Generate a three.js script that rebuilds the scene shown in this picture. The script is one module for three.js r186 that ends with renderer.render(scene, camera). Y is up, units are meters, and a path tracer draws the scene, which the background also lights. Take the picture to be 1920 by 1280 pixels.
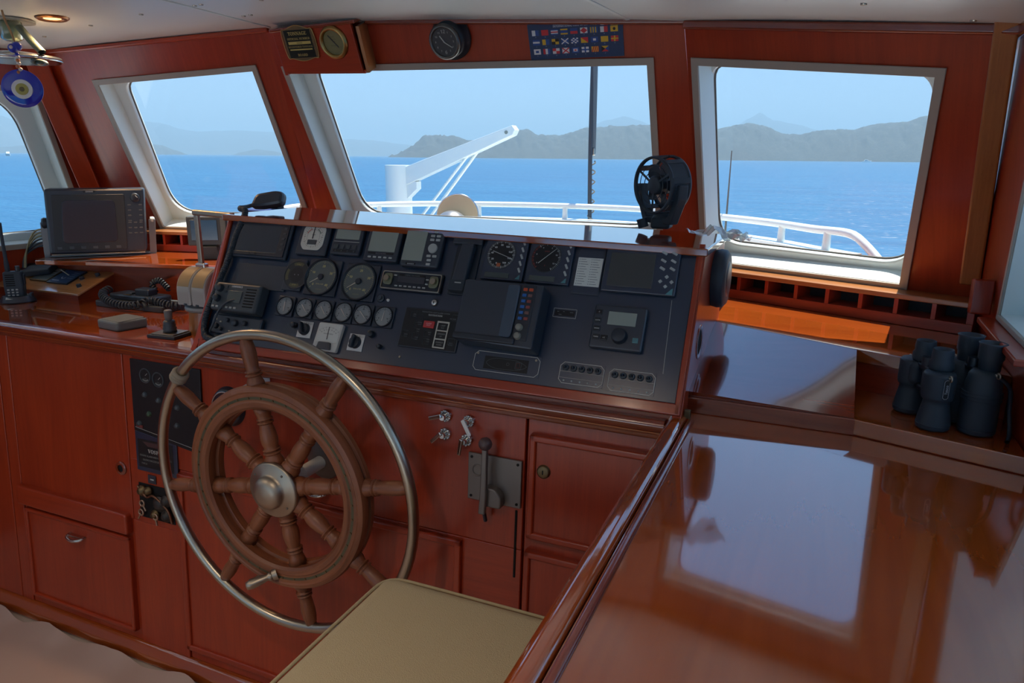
import * as THREE from 'three';
import { RoundedBoxGeometry } from 'three/addons/geometries/RoundedBoxGeometry.js';
import { mergeGeometries, toCreasedNormals } from 'three/addons/utils/BufferGeometryUtils.js';

// ------------------------------------------------------------------ camera, sky, sun, exposure
const scene = new THREE.Scene();
const V = (x, y, z) => new THREE.Vector3(x, y, z);
const camera = new THREE.PerspectiveCamera(2 * Math.atan(640 / 1348) * 180 / Math.PI, 1.5, 0.05, 40000);
camera.position.set(0, 1.66, 0);
camera.quaternion.setFromRotationMatrix(new THREE.Matrix4().makeBasis(V(0.918, 0.008, -0.397).normalize(), V(-0.106, 0.968, -0.228).normalize(), V(0.383, 0.251, 0.889).normalize()));
scene.add(camera);
const renderer = new THREE.WebGLRenderer({ antialias: true });
renderer.toneMapping = THREE.LinearToneMapping;
renderer.toneMappingExposure = 1.3;
renderer.shadowMap.enabled = true;
{ // clear summer sky: pale near the horizon, deeper blue overhead
  const W = 64, H = 256, d = new Float32Array(W * H * 4);
  const stops = [[0, [0.54, 0.77, 0.96]], [0.06, [0.46, 0.71, 0.96]], [0.14, [0.33, 0.57, 0.92]], [0.3, [0.27, 0.48, 0.88]], [0.6, [0.20, 0.39, 0.80]], [1, [0.15, 0.31, 0.70]]];
  for (let j = 0; j < H; j++) {
    const e = Math.max(0, Math.sin(((j + 0.5) / H - 0.5) * Math.PI));
    let k = 0; while (k < stops.length - 2 && e > stops[k + 1][0]) k++;
    const t = Math.min(1, (e - stops[k][0]) / (stops[k + 1][0] - stops[k][0]));
    for (let i = 0; i < W; i++) { for (let c = 0; c < 3; c++) d[(j * W + i) * 4 + c] = stops[k][1][c] * (1 - t) + stops[k + 1][1][c] * t; d[(j * W + i) * 4 + 3] = 1; }
  }
  const t = new THREE.DataTexture(d, W, H, THREE.RGBAFormat, THREE.FloatType);
  t.mapping = THREE.EquirectangularReflectionMapping; t.magFilter = THREE.LinearFilter; t.colorSpace = THREE.LinearSRGBColorSpace; t.needsUpdate = true;
  scene.background = t; scene.environment = t;
}
const sun = new THREE.DirectionalLight(0xfff4e4, 8.5);
sun.position.set(0.08 * 30 - 1.2, 30, -0.364 * 30 - 2); sun.target.position.set(-1.2, 0, -2);
sun.castShadow = true; sun.shadow.radius = 1; sun.shadow.mapSize.set(4096, 4096);
Object.assign(sun.shadow.camera, { left: -9, right: 9, top: 12, bottom: -12, near: 1, far: 60 });
scene.add(sun, sun.target);
scene.fog = new THREE.FogExp2(new THREE.Color().setRGB(0.46, 0.76, 1.0), 0.00021);   // summer haze over the water

// ------------------------------------------------------------------ helpers
let seed = 7;
const rnd = () => { seed |= 0; seed = seed + 0x6D2B79F5 | 0; let t = Math.imul(seed ^ seed >>> 15, 1 | seed); t = t + Math.imul(t ^ t >>> 7, 61 | t) ^ t; return ((t ^ t >>> 14) >>> 0) / 4294967296; };
const used = {};
function numbered(n) { const k = used[n] = (used[n] ?? -1) + 1; return k ? n + '_' + String(k).padStart(3, '0') : n; }
function tag(o, label, category, group) { o.userData = { label, category }; if (group) o.userData.group = group; return o; }
function thing(name, label, category, p = [0, 0, 0], group) {
  const o = new THREE.Group(); o.name = numbered(name); o.position.set(...p); scene.add(o); return tag(o, label, category, group);
}
function part(name, geo, m, parent = scene, p, r) {
  const o = new THREE.Mesh(geo, m); o.name = parent === scene ? numbered(name) : name; o.castShadow = o.receiveShadow = true;
  if (p) o.position.set(...p); if (r) o.rotation.set(...r);
  parent.add(o); return o;
}
function struct(name, geo, m, p, r) { const o = part(name, geo, m, scene, p, r); o.userData = { kind: 'structure' }; return o; }
// real-size uv (metres) per face, v runs along the grain axis
function uvm(geo, grain = 'y', k = 1) {
  const g = geo.index ? geo.toNonIndexed() : geo, p = g.attributes.position, uv = new Float32Array(p.count * 2), ax = ['x', 'y', 'z'].indexOf(grain);
  const a = V(), b = V(), c = V(), n = V(), off = rnd() * 3;
  for (let i = 0; i < p.count; i += 3) {
    a.fromBufferAttribute(p, i); b.fromBufferAttribute(p, i + 1); c.fromBufferAttribute(p, i + 2);
    n.subVectors(b, a).cross(c.clone().sub(a)); const m = [Math.abs(n.x), Math.abs(n.y), Math.abs(n.z)], d = m.indexOf(Math.max(...m));
    let v = ax, u = [0, 1, 2].find((q) => q !== d && q !== v); if (d === ax) { u = (ax + 1) % 3; v = (ax + 2) % 3; }
    [a, b, c].forEach((q, j) => { const e = q.toArray(); uv[(i + j) * 2] = e[u] * k + off; uv[(i + j) * 2 + 1] = e[v] * k + off; });
  }
  g.setAttribute('uv', new THREE.BufferAttribute(uv, 2)); return g;
}
const rb = (w, h, d, r = 0.003, s = 2) => new RoundedBoxGeometry(w, h, d, s, Math.min(r, w / 2.01, h / 2.01, d / 2.01));
const cyl = (r1, r2, h, s = 32) => new THREE.CylinderGeometry(r1, r2, h, s);
const disc = (r1, r2, h, s = 36) => new THREE.CylinderGeometry(r1, r2, h, s).rotateX(Math.PI / 2);   // axis along z, first radius faces +z
const lathe = (pts, s = 40) => new THREE.LatheGeometry(pts.map((p) => new THREE.Vector2(p[0], p[1])), s);
const latheZ = (pts, s = 40) => lathe(pts, s).rotateX(Math.PI / 2);
const tube = (pts, r, n = 40, s = 10, closed = false) => new THREE.TubeGeometry(new THREE.CatmullRomCurve3(pts.map((p) => V(...p)), closed, 'centripetal'), n, r, s, closed);
function poly(pts, holes = []) { const s = new THREE.Shape(pts.map((p) => new THREE.Vector2(...p))); for (const h of holes) s.holes.push(new THREE.Path(h.map((p) => new THREE.Vector2(...p)))); return s; }
function ext(shape, d, bevel = 0, seg = 16) { return new THREE.ExtrudeGeometry(shape, { depth: d - 2 * bevel, bevelEnabled: bevel > 0, bevelThickness: bevel, bevelSize: bevel, bevelOffset: -bevel, bevelSegments: 2, curveSegments: seg }).translate(0, 0, bevel); }
const merge = (...g) => mergeGeometries(g.map((x) => { const y = x.index ? x.toNonIndexed() : x; for (const k of Object.keys(y.attributes)) if (!['position', 'normal', 'uv'].includes(k)) y.deleteAttribute(k); return y; }));
// polygon with each corner rounded by radius r
function roundPoly(pts, r, n = 8) {
  const out = [], N = pts.length;
  for (let i = 0; i < N; i++) {
    const P = new THREE.Vector2(...pts[i]), A = new THREE.Vector2(...pts[(i + N - 1) % N]).sub(P), B = new THREE.Vector2(...pts[(i + 1) % N]).sub(P), q = Array.isArray(r) ? r[i] : r;
    const a = P.clone().add(A.setLength(Math.min(q, A.length() * 0.5))), b = P.clone().add(B.setLength(Math.min(q, B.length() * 0.5)));
    for (let k = 0; k <= n; k++) { const t = k / n, s = 1 - t; out.push([s * s * a.x + 2 * s * t * P.x + t * t * b.x, s * s * a.y + 2 * s * t * P.y + t * t * b.y]); }
  }
  return out;
}
const rrect = (w, h, r, cx = 0, cy = 0, n = 6) => roundPoly([[cx - w / 2, cy - h / 2], [cx + w / 2, cy - h / 2], [cx + w / 2, cy + h / 2], [cx - w / 2, cy + h / 2]], r, n);

// ------------------------------------------------------------------ materials
function noiseP(w, h) { // periodic value noise
  const g = new Float32Array(w * h).map(() => rnd());
  return (x, y) => { const x0 = Math.floor(x), y0 = Math.floor(y); let fx = x - x0, fy = y - y0; fx = fx * fx * (3 - 2 * fx); fy = fy * fy * (3 - 2 * fy);
    const q = (i, j) => g[((j % h + h) % h) * w + (i % w + w) % w];
    return (q(x0, y0) * (1 - fx) + q(x0 + 1, y0) * fx) * (1 - fy) + (q(x0, y0 + 1) * (1 - fx) + q(x0 + 1, y0 + 1) * fx) * fy; };
}
const s8 = (l) => Math.max(0, Math.min(255, 255 * (l <= 0.0031308 ? 12.92 * l : 1.055 * Math.pow(l, 1 / 2.4) - 0.055)));
function dataTex(W, H, f, srgb = true) {
  const d = new Uint8Array(W * H * 4);
  for (let j = 0; j < H; j++) for (let i = 0; i < W; i++) { const c = f(i / W, j / H), o = (j * W + i) * 4; for (let k = 0; k < 3; k++) d[o + k] = srgb ? s8(c[k]) : 255 * Math.max(0, Math.min(1, c[k])); d[o + 3] = 255; }
  const t = new THREE.DataTexture(d, W, H); t.wrapS = t.wrapT = THREE.RepeatWrapping; t.magFilter = t.minFilter = THREE.LinearFilter; if (srgb) t.colorSpace = THREE.SRGBColorSpace; t.needsUpdate = true; return t;
}
function woodTex(a, b, W = 512, H = 1024, smooth = false) { // tile 0.5 m across the grain by 1 m along it
  const n1 = noiseP(8, 3), n2 = noiseP(40, 5), n3 = noiseP(170, 16), n4 = noiseP(256, 90), n5 = noiseP(3, 2);
  return dataTex(W, H, (x, y) => {
    const w = n1(x * 8, y * 3), f = n2(x * 40 + w * 3, y * 5), s = n3(x * 170 + w * 4, y * 16), p = n4(x * 256, y * 90), g = n5(x * 3, y * 2);
    let t = smooth ? 0.38 * w + 0.27 * f + 0.28 * g + 0.07 * s + 0.03 * (rnd() - 0.5) : 0.22 * w + 0.3 * f + 0.22 * s + 0.18 * g + 0.08 * p; t = smooth ? 0.5 + (t - 0.5) * 1.25 : Math.max(0, Math.min(1, (t - 0.25) * 1.9)); const pore = !smooth && p > 0.86 && s < 0.5 ? 0.85 : 1;
    return a.map((q, k) => (q * (1 - t) + b[k] * t) * pore);
  });
}
const mahoganyT = woodTex([0.29, 0.0285, 0.0075], [0.40, 0.047, 0.0115]);
const deskT = woodTex([0.26, 0.047, 0.0075], [0.40, 0.085, 0.012], 512, 1024, true);
const teakT = woodTex([0.30, 0.105, 0.026], [0.46, 0.185, 0.052]);
const paleT = woodTex([0.42, 0.185, 0.062], [0.58, 0.28, 0.105]);
const darkT = woodTex([0.17, 0.024, 0.008], [0.26, 0.044, 0.013]);
const wheelT = woodTex([0.14, 0.042, 0.015], [0.30, 0.100, 0.036]);
function rep(t, u, v) { const c = t.clone(); c.repeat.set(u, v); c.needsUpdate = true; return c; }
const P = (o) => new THREE.MeshPhysicalMaterial(o), S = (color, roughness = 0.5, metalness = 0, o = {}) => new THREE.MeshStandardMaterial({ color, roughness, metalness, ...o });
const lin = (r, g, b) => new THREE.Color().setRGB(r, g, b);
const M = {
  wood: P({ map: rep(mahoganyT, 2, 1), roughness: 0.3, ior: 1.5, clearcoat: 0.35, clearcoatRoughness: 0.16 }),
  gloss: P({ map: rep(deskT, 2, 1), roughness: 0.07, ior: 2.1, clearcoat: 1, clearcoatRoughness: 0.03 }),
  trim: P({ map: rep(darkT, 2, 1), roughness: 0.2, ior: 1.7, clearcoat: 0.8, clearcoatRoughness: 0.08 }),
  teak: P({ map: rep(teakT, 2, 1), roughness: 0.3, ior: 1.6, clearcoat: 0.5, clearcoatRoughness: 0.15 }),
  wheel: P({ map: rep(wheelT, 2, 1), roughness: 0.5, clearcoat: 0.25, clearcoatRoughness: 0.3 }),
  white: P({ color: lin(0.68, 0.78, 0.77), roughness: 0.35, clearcoat: 0.3, clearcoatRoughness: 0.2 }),
  edge: S(lin(0.36, 0.33, 0.28), 0.45),
  vinyl: P({ color: lin(0.66, 0.74, 0.745), roughness: 0.4, clearcoat: 0.25, clearcoatRoughness: 0.25 }),
  deck: S(lin(0.74, 0.75, 0.74), 0.6),
  rubber: S(lin(0.12, 0.12, 0.11), 0.7),
  glass: P({ color: lin(0.97, 0.985, 0.98), transmission: 1, thickness: 0, roughness: 0, ior: 1.35 }),
  dialGlass: P({ color: lin(0.97, 0.98, 0.98), transmission: 1, thickness: 0, roughness: 0.02, ior: 1.45 }),
  black: P({ color: lin(0.011, 0.020, 0.033), roughness: 0.42, ior: 1.6 }),
  board: P({ color: lin(0.008, 0.025, 0.058), roughness: 0.3, ior: 1.8 }),
  plastic: P({ color: lin(0.017, 0.030, 0.050), roughness: 0.38, ior: 1.7 }),
  greyPlastic: S(lin(0.05, 0.064, 0.075), 0.45),
  rub: S(lin(0.026, 0.040, 0.056), 0.55),
  screen: P({ color: lin(0.014, 0.025, 0.042), roughness: 0.12, ior: 1.9 }),
  lcd: P({ color: lin(0.29, 0.33, 0.29), roughness: 0.2, ior: 1.6 }),
  lcdDim: P({ color: lin(0.08, 0.10, 0.095), roughness: 0.2, ior: 1.6 }),
  hole: S(lin(0.004, 0.004, 0.004), 0.9),
  chrome: S(lin(0.62, 0.62, 0.6), 0.18, 1),
  steel: S(lin(0.44, 0.40, 0.32), 0.3, 1),
  brushed: S(lin(0.42, 0.36, 0.28), 0.42, 1),
  brass: S(lin(0.46, 0.33, 0.12), 0.32, 1),
  oldBrass: S(lin(0.19, 0.14, 0.075), 0.5, 1),
  bronze: S(lin(0.20, 0.175, 0.155), 0.45, 0.6),
  key: S(lin(0.42, 0.45, 0.43), 0.5),
  whitePaint: S(lin(0.76, 0.76, 0.73), 0.5),
  red: S(lin(0.55, 0.05, 0.045), 0.45),
  blue: S(lin(0.02, 0.13, 0.42), 0.45),
  orange: S(lin(0.6, 0.09, 0.03), 0.45),
  needle: S(lin(0.6, 0.55, 0.42), 0.5),
  carpet: S(lin(0.50, 0.42, 0.36), 0.95),
  cream: S(lin(0.46, 0.40, 0.24), 0.75),
};
function canvasTex(w, h, draw) { const c = document.createElement('canvas'); c.width = w; c.height = h; draw(c.getContext('2d'), w, h); const t = new THREE.CanvasTexture(c); t.colorSpace = THREE.SRGBColorSpace; t.anisotropy = 8; return t; }
const printed = (w, h, draw, o = {}) => P({ map: canvasTex(w, h, draw), roughness: 0.4, ...o });
function text(g, s, x, y, px, color, font = 'sans-serif', align = 'center', bold = '') { g.fillStyle = color; g.font = bold + ' ' + px + 'px ' + font; g.textAlign = align; g.textBaseline = 'middle'; g.fillText(s, x, y); }
// a flat printed plate of w by h with uv 0..1 on its front face, thickness d towards -z
function plate(w, h, d = 0.002) { const g = new THREE.BoxGeometry(w, h, d); return g.translate(0, 0, -d / 2); }

// ------------------------------------------------------------------ the setting: front walls with deep white windows
const inset = (pts, d) => { // move every side of a counter-clockwise polygon inwards by d
  const N = pts.length, L = pts.map((p, i) => { const q = pts[(i + 1) % N], e = [q[0] - p[0], q[1] - p[1]], l = Math.hypot(...e), n = [-e[1] / l, e[0] / l]; return { p: [p[0] + n[0] * d, p[1] + n[1] * d], e }; });
  return L.map((b, i) => { const a = L[(i + N - 1) % N], k = a.e[0] * b.e[1] - a.e[1] * b.e[0], t = ((b.p[0] - a.p[0]) * b.e[1] - (b.p[1] - a.p[1]) * b.e[0]) / k; return [a.p[0] + a.e[0] * t, a.p[1] + a.e[1] * t]; });
};
// crest lines of the coast: [azimuth from dead ahead, tangent of elevation]
const HM = [[-0.5757, -0.0066], [-0.5615, -0.0023], [-0.5437, 0.0088], [-0.5222, 0.024], [-0.4869, 0.023], [-0.4656, 0.0177], [-0.4478, 0.0193], [-0.4157, 0.0291], [-0.3908, 0.0327], [-0.3729, 0.0253], [-0.3444, 0.0248], [-0.3093, 0.0352], [-0.2604, 0.0374], [-0.2224, 0.0388], [-0.1443, 0.0334], [-0.1056, 0.0405], [-0.0861, 0.0378], [-0.0597, 0.0274], [-0.0408, 0.0261], [-0.0168, 0.0318], [0.0191, 0.0322], [0.0473, 0.0393], [0.0754, 0.0402], [0.0858, 0.0449], [0.0953, 0.0471], [0.1273, 0.0541], [0.1886, 0.047], [0.273, 0.0317]];
const HL = [[-1.1394, 0.0207], [-1.0527, 0.0367], [-1.0061, 0.0367], [-0.9943, 0.0337], [-0.978, 0.0262], [-0.9311, 0.0286], [-0.867, 0.035], [-0.8471, 0.0337], [-0.8242, 0.0268], [-0.8065, 0.0246], [-0.7632, 0.0266], [-0.7253, 0.0254], [-0.6863, 0.0247], [-0.6332, 0.0174], [-0.5922, 0.0165], [-0.5506, 0.0115], [-0.4942, 0.003]];
const HL0 = [[-1.102, 0.0006], [-1.0107, 0.0039], [-0.9806, 0.0066], [-0.95, 0.0046], [-0.9074, 0.0008]];
const HI1 = [[-0.8728, -0.002], [-0.8595, 0.0093], [-0.8497, 0.0082], [-0.8326, 0.0021], [-0.82, -0.0028]];
const HI2 = [[-0.7721, -0.0038], [-0.7559, 0.0009], [-0.7397, 0.0043], [-0.7173, 0.0019], [-0.698, -0.0033]];
const HR = [[-0.337, 0.0146], [-0.3094, 0.0373], [-0.2816, 0.0448], [-0.2609, 0.0495], [-0.2224, 0.0388], [-0.1974, 0.0207]];
const HR2 = [[-0.1501, 0.0208], [-0.1183, 0.0367], [-0.1029, 0.047], [-0.0906, 0.0533], [-0.0739, 0.0442], [-0.042, 0.0382], [-0.023, 0.0324], [-0.0039, 0.0248]];
let windows = 0;
function wallWith(F, name, outline, wins, thick = 0.11, mat = M.wood) {
  const [o, h, u, n] = F, m4 = new THREE.Matrix4().makeBasis(V(...h), V(...u), V(...n)).setPosition(...o);
  const put = (x) => { m4.decompose(x.position, x.quaternion, x.scale); x.scale.set(1, 1, 1); return x; };
  put(struct(name, uvm(ext(poly(outline, wins.map((w) => w.q)), thick).translate(0, 0, -thick), 'y'), mat));
  for (const w of wins) {
    const g = new THREE.Group(); g.name = 'window_' + (++windows); g.userData = { kind: 'structure' }; scene.add(put(g));
    const d = w.d ?? 0.07, inner = inset(w.q, w.lw ?? 0.02), out = inset(w.q, 0.0005);
    part('window_lining', ext(poly(out, [inner]), d + 0.004).translate(0, 0, -d), M.white, g);
    part('window_trim', ext(poly(inset(w.q, -0.002), [inset(inner, -0.001)]), 0.006, 0.0015).translate(0, 0, 0.0035), M.edge, g);
    const hole = roundPoly(w.g, w.r ?? 0.07, 10);
    part('window_frame', ext(poly(out, [hole]), 0.03, 0.006).translate(0, 0, -d - 0.024), M.white, g);
    part('window_seal', tube(hole.map((p) => [p[0], p[1], -d - 0.012]), 0.0042, 120, 6, true), M.rubber, g);
    part('window_pane', new THREE.ShapeGeometry(poly(roundPoly(inset(w.g, -0.004), w.r ?? 0.07, 10))).translate(0, 0, -d - 0.013), M.glass, g);
  }
  return m4;
}
const ST = [[0.218, 1.315, -2.185], [0.9225, 0, 0.3859], [-0.1446, 0.9272, 0.3456], [-0.3578, -0.3746, 0.8554]];
const CE = [[-1.15, 1.649, -2.293], [1, 0, 0], [0, 0.9272, 0.3746], [0, -0.3746, 0.9272]];
const PO = [[-1.88, 1.66, -2.29], [0.9903, 0, -0.1392], [0.0521, 0.9272, 0.371], [0.129, -0.3746, 0.9182]];
wallWith(CE, 'wall_front', [[-0.80, -1.75], [0.9, -1.75], [0.79, -0.36], [0.733, 0.41], [0.73, 0.47], [-0.7, 0.47]],
  [{ q: [[-0.612, -0.36], [0.664, -0.36], [0.647, 0.306], [-0.678, 0.332]], g: [[-0.56, -0.27], [0.63, -0.27], [0.628, 0.275], [-0.598, 0.302]], r: [0.1, 0.1, 0.04, 0.035] }]);
wallWith(ST, 'wall_front_starboard', [[-0.75, -1.4], [0.30, -1.4], [0.17, -0.05], [0.215, 0.76], [-0.565, 0.78], [-0.632, 0]],
  [{ q: [[-0.624, 0.0], [0.003, 0.0], [0.084, 0.582], [-0.556, 0.66]], g: [[-0.603, 0.052], [-0.001, 0.04], [0.04, 0.554], [-0.543, 0.617]], r: [0.09, 0.10, 0.07, 0.045] }]);
wallWith(PO, 'wall_front_port', [[-1.2, -1.72], [-0.045, -1.72], [0.0, -0.36], [0.012, 0.47], [-1.09, 0.46], [-1.12, -0.3]],
  [{ q: [[-0.782, -0.355], [-0.02, -0.355], [-0.076, 0.329], [-0.813, 0.29]], g: [[-0.748, -0.305], [-0.1, -0.305], [-0.118, 0.303], [-0.738, 0.262]], r: [0.12, 0.1, 0.035, 0.05] }]);
// side walls run aft from the corner posts
const pn = V(0.978, -0.108, 0.179).normalize(), pu = V(0, 1, 0).addScaledVector(pn, -pn.y).normalize(), ph = pu.clone().cross(pn);
const PS = [[-2.933, 1.515, -2.201], ph.toArray(), pu.toArray(), pn.toArray()];
const sideWin = (a, b, t0, t1) => ({ q: [[a, t0], [b, t0], [b, t1], [a, t1]], g: [[a + 0.05, t0 + 0.05], [b - 0.05, t0 + 0.05], [b - 0.05, t1 - 0.04], [a + 0.04, t1 - 0.04]], r: 0.09 });
wallWith(PS, 'wall_port', [[-4.9, -1.53], [0.62, -1.53], [-0.21, 0.56], [-4.9, 0.56]], [
  { q: [[-1.35, -0.25], [-0.02, -0.24], [-0.187, 0.388], [-1.35, 0.39]], g: [[-1.3, -0.205], [-0.115, -0.19], [-0.262, 0.352], [-1.3, 0.35]], r: [0.09, 0.09, 0.14, 0.09] }, sideWin(-2.95, -1.6, -0.25, 0.4), sideWin(-4.55, -3.2, -0.25, 0.4)]);
const SS = [[0.378, 1.267, -2.144], [0, 0, 1], [-0.0727, 0.997, 0], [-0.997, -0.0727, 0]];
wallWith(SS, 'wall_starboard', [[-0.53, -1.28], [4.75, -1.28], [4.75, 0.75], [0.29, 0.75], [0.0, 0]], [
  { q: [[0.31, 0.055], [0.66, 0.052], [0.72, -0.13], [1.75, -0.13], [1.75, 0.60], [0.555, 0.60]], g: [[0.36, 0.12], [0.70, 0.11], [0.77, -0.07], [1.7, -0.07], [1.7, 0.56], [0.57, 0.56]], r: 0.09, d: 0.17, lw: 0.012 },
  { ...sideWin(1.95, 3.05, 0.055, 0.6), d: 0.1 }, { ...sideWin(3.3, 4.5, 0.055, 0.6), d: 0.1 }], 0.2);
// the after end: a wide doorway and two windows look onto the sunlit deck behind
{
  const R = [[0, 0, 2.6], [-1, 0, 0], [0, 1, 0], [0, 0, -1]];
  const w = (a, b) => ({ q: [[a, 0.03], [b, 0.03], [b, 1.88], [a, 1.88]], g: [[a + 0.05, 0.07], [b - 0.05, 0.07], [b - 0.05, 1.84], [a + 0.05, 1.84]], r: 0.05 });
  wallWith(R, 'wall_rear', [[-0.7, -0.1], [4.1, -0.1], [4.1, 2.15], [-0.7, 2.15]], [w(-0.25, 1.0), w(1.06, 2.34), w(2.4, 3.6)]);
}
struct('floor', new THREE.BoxGeometry(5.4, 0.08, 5.8).translate(-1.6, -0.04, -0.2), M.carpet);
{ // cambered white headlining, highest near the wheel, with its joint battens and screw heads
  const c = [[-4.2, 1.93], [-3.3, 1.995], [-2.8, 2.04], [-1.85, 2.079], [-1.43, 2.076], [-0.4, 2.02], [0.33, 1.925], [0.75, 1.865]];
  const yc = (x) => { let k = 0; while (k < c.length - 2 && x > c[k + 1][0]) k++; return c[k][1] + (c[k + 1][1] - c[k][1]) * (x - c[k][0]) / (c[k + 1][0] - c[k][0]); };
  const prof = []; for (let i = 0; i <= 66; i++) { const x = -4.2 + 4.95 * i / 66; prof.push([x, (yc(x) + yc(x - 0.12) + yc(x + 0.12) + yc(x - 0.25) + yc(x + 0.25)) / 5]); }
  const at = (x) => { const k = Math.min(65, Math.max(0, Math.floor((x + 4.2) / 4.95 * 66))), t = (x + 4.2) / 4.95 * 66 - k; return prof[k][1] * (1 - t) + prof[k + 1][1] * t; };
  globalThis.ceilAt = at;
  const ceil = struct('ceiling', toCreasedNormals(ext(poly([...prof, [0.75, 2.2], [-4.2, 2.2]]), 4.78).translate(0, 0, -2.13), 0.4), M.vinyl);
  for (const [x0, z0, x1, z1] of [[-1.772, -1.45, -1.815, -2.1], [-0.62, -1.5, -0.566, -2.12]]) {
    const l = Math.hypot(x1 - x0, z1 - z0), xm = (x0 + x1) / 2;
    part('joint_batten', rb(0.012, 0.005, l, 0.002), M.vinyl, ceil, [xm, at(xm) - 0.0015, (z0 + z1) / 2], [0, Math.atan2(x1 - x0, z1 - z0), Math.atan((at(xm + 0.1) - at(xm - 0.1)) / 0.2)]);
  }
  const sc = disc(0.006, 0.007, 0.004, 14).rotateX(Math.PI / 2);
  for (const [x, z] of [[-2.579, -1.83], [-2.284, -1.786], [-2.011, -1.751], [-1.766, -1.729], [-1.736, -1.724], [-1.749, -1.908], [-1.715, -1.902], [-1.516, -1.728], [-0.176, -1.664], [0.024, -1.753], [0.237, -1.857], [-1.2, -1.75], [-0.9, -1.72]])
    part('screw_head', sc, M.steel, ceil, [x, at(x) - 0.001, z]);
}
// crown mouldings under the ceiling, corner posts, mullion strips
function bar(name, a, b, w, d, m, side = V(0, 1, 0)) { // box of width w and depth d from point a to point b
  const A = V(...a), B = V(...b), y = B.clone().sub(A), l = y.length(); y.normalize();
  const x = side.clone().cross(y).normalize(), z = x.clone().cross(y), o = struct(name, uvm(rb(w, l, d, 0.006), 'y'), m);
  o.quaternion.setFromRotationMatrix(new THREE.Matrix4().makeBasis(x, y, z)); o.position.copy(A.add(B).multiplyScalar(0.5)); return o;
}
bar('trim_1', [-1.43, 2.072, -2.108], [-0.40, 2.015, -2.131], 0.022, 0.018, M.trim);
bar('trim_2', [-0.41, 2.006, -2.125], [0.33, 1.915, -1.865], 0.03, 0.022, M.trim);
bar('trim_3', [-2.83, 2.028, -2.0], [-1.83, 2.07, -2.11], 0.02, 0.016, M.wood);
bar('trim_4', [-2.87, 2.03, -2.0], [-3.1, 1.98, -1.1], 0.03, 0.022, M.trim);
bar('trim_5', [0.33, 1.915, -1.9], [0.30, 1.93, 2.5], 0.022, 0.03, M.trim);
bar('trim_6', [0.352, 1.36, -2.115], [0.300, 1.95, -1.873], 0.05, 0.045, M.teak, V(1, 0, 0.2));
bar('trim_7', [-2.925, 1.265, -2.262], [-2.85, 2.05, -1.96], 0.075, 0.05, M.wood, V(0.72, 0, 0.7));

// ------------------------------------------------------------------ outside: decks, bulwark and rails, sea, hills
const deckOut = (name, g, p) => { const o = struct(name, g, M.deck, p); return o; };
deckOut('deck_aft', new THREE.BoxGeometry(6.6, 0.1, 7), [-1.4, -0.12, 6.2]);
deckOut('deck_port', new THREE.BoxGeometry(1.3, 0.1, 8), [-4.8, -0.12, 0]);
deckOut('deck_starboard', new THREE.BoxGeometry(1.3, 0.1, 8), [1.35, -0.12, 0]);
deckOut('deck_fore', new THREE.BoxGeometry(5.2, 0.1, 9), [-1.2, -0.3, -7]);
const railPts = [[-2.52, -2.72], [-2.47, -2.9], [-2.3, -3.22], [-2.2, -3.37], [-2.03, -3.52], [-1.76, -3.64], [-1.47, -3.71], [-1.22, -3.73], [-0.93, -3.7], [-0.72, -3.61], [-0.47, -3.42], [-0.2, -3.19], [-0.04, -2.99], [0.09, -2.84]];
{
  const curve = new THREE.CatmullRomCurve3(railPts.map((p) => V(p[0], 0, p[1])), false, 'centripetal');
  const sweep = (w, y0, y1) => { const s = new THREE.Shape([new THREE.Vector2(-y1, -w / 2), new THREE.Vector2(-y0, -w / 2), new THREE.Vector2(-y0, w / 2), new THREE.Vector2(-y1, w / 2)]); return s; };
  const N = 90, ring = (y0, y1, w, out) => { // vertical band along the curve
    const pos = [], idx = []; for (let i = 0; i <= N; i++) { const p = curve.getPointAt(i / N), t = curve.getTangentAt(i / N), nx = -t.z * w / 2, nz = t.x * w / 2; pos.push(p.x + nx, y0, p.z + nz, p.x + nx, y1, p.z + nz, p.x - nx, y1, p.z - nz, p.x - nx, y0, p.z - nz); }
    for (let i = 0; i < N; i++) for (let k = 0; k < 4; k++) { const a = i * 4 + k, b = i * 4 + (k + 1) % 4; idx.push(a, b, a + 4, b, b + 4, a + 4); }
    const g = new THREE.BufferGeometry(); g.setAttribute('position', new THREE.Float32BufferAttribute(pos, 3)); g.setIndex(idx); g.computeVertexNormals(); return toCreasedNormals(g, 0.6);
  };
  const t = thing('bridge_bulwark', 'white curved bulwark with cap and tubular hand rail outside the front windows', 'bulwark');
  part('bulwark_plate', ring(-0.25, 1.3, 0.05), M.white, t); part('cap_rail', ring(1.298, 1.325, 0.11), M.white, t);
  const r = t;
  const rp = railPts.map((p) => [p[0], 1.395, p[1]]);
  part('top_tube', tube([[-2.62, 1.2, -2.5], [-2.54, 1.33, -2.68], ...rp.slice(1), [0.125, 1.375, -2.79], [0.19, 1.31, -2.72], [0.27, 1.2, -2.6]], 0.015, 140, 12), M.white, r);
  for (const u of [0.06, 0.2, 0.36, 0.5, 0.64, 0.775, 0.885, 0.965]) { const p = curve.getPointAt(u); part('stanchion', cyl(0.013, 0.016, 0.08, 12), M.white, r, [p.x, 1.357, p.z]); }
  const a = part('whip_antenna', cyl(0.0022, 0.005, 0.36, 8), M.rubber, scene, [-0.419, 1.505, -3.44]); a.name = 'whip_antenna'; tag(a, 'thin dark whip antenna standing on the bulwark, seen in the starboard front window', 'antenna');
}
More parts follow.
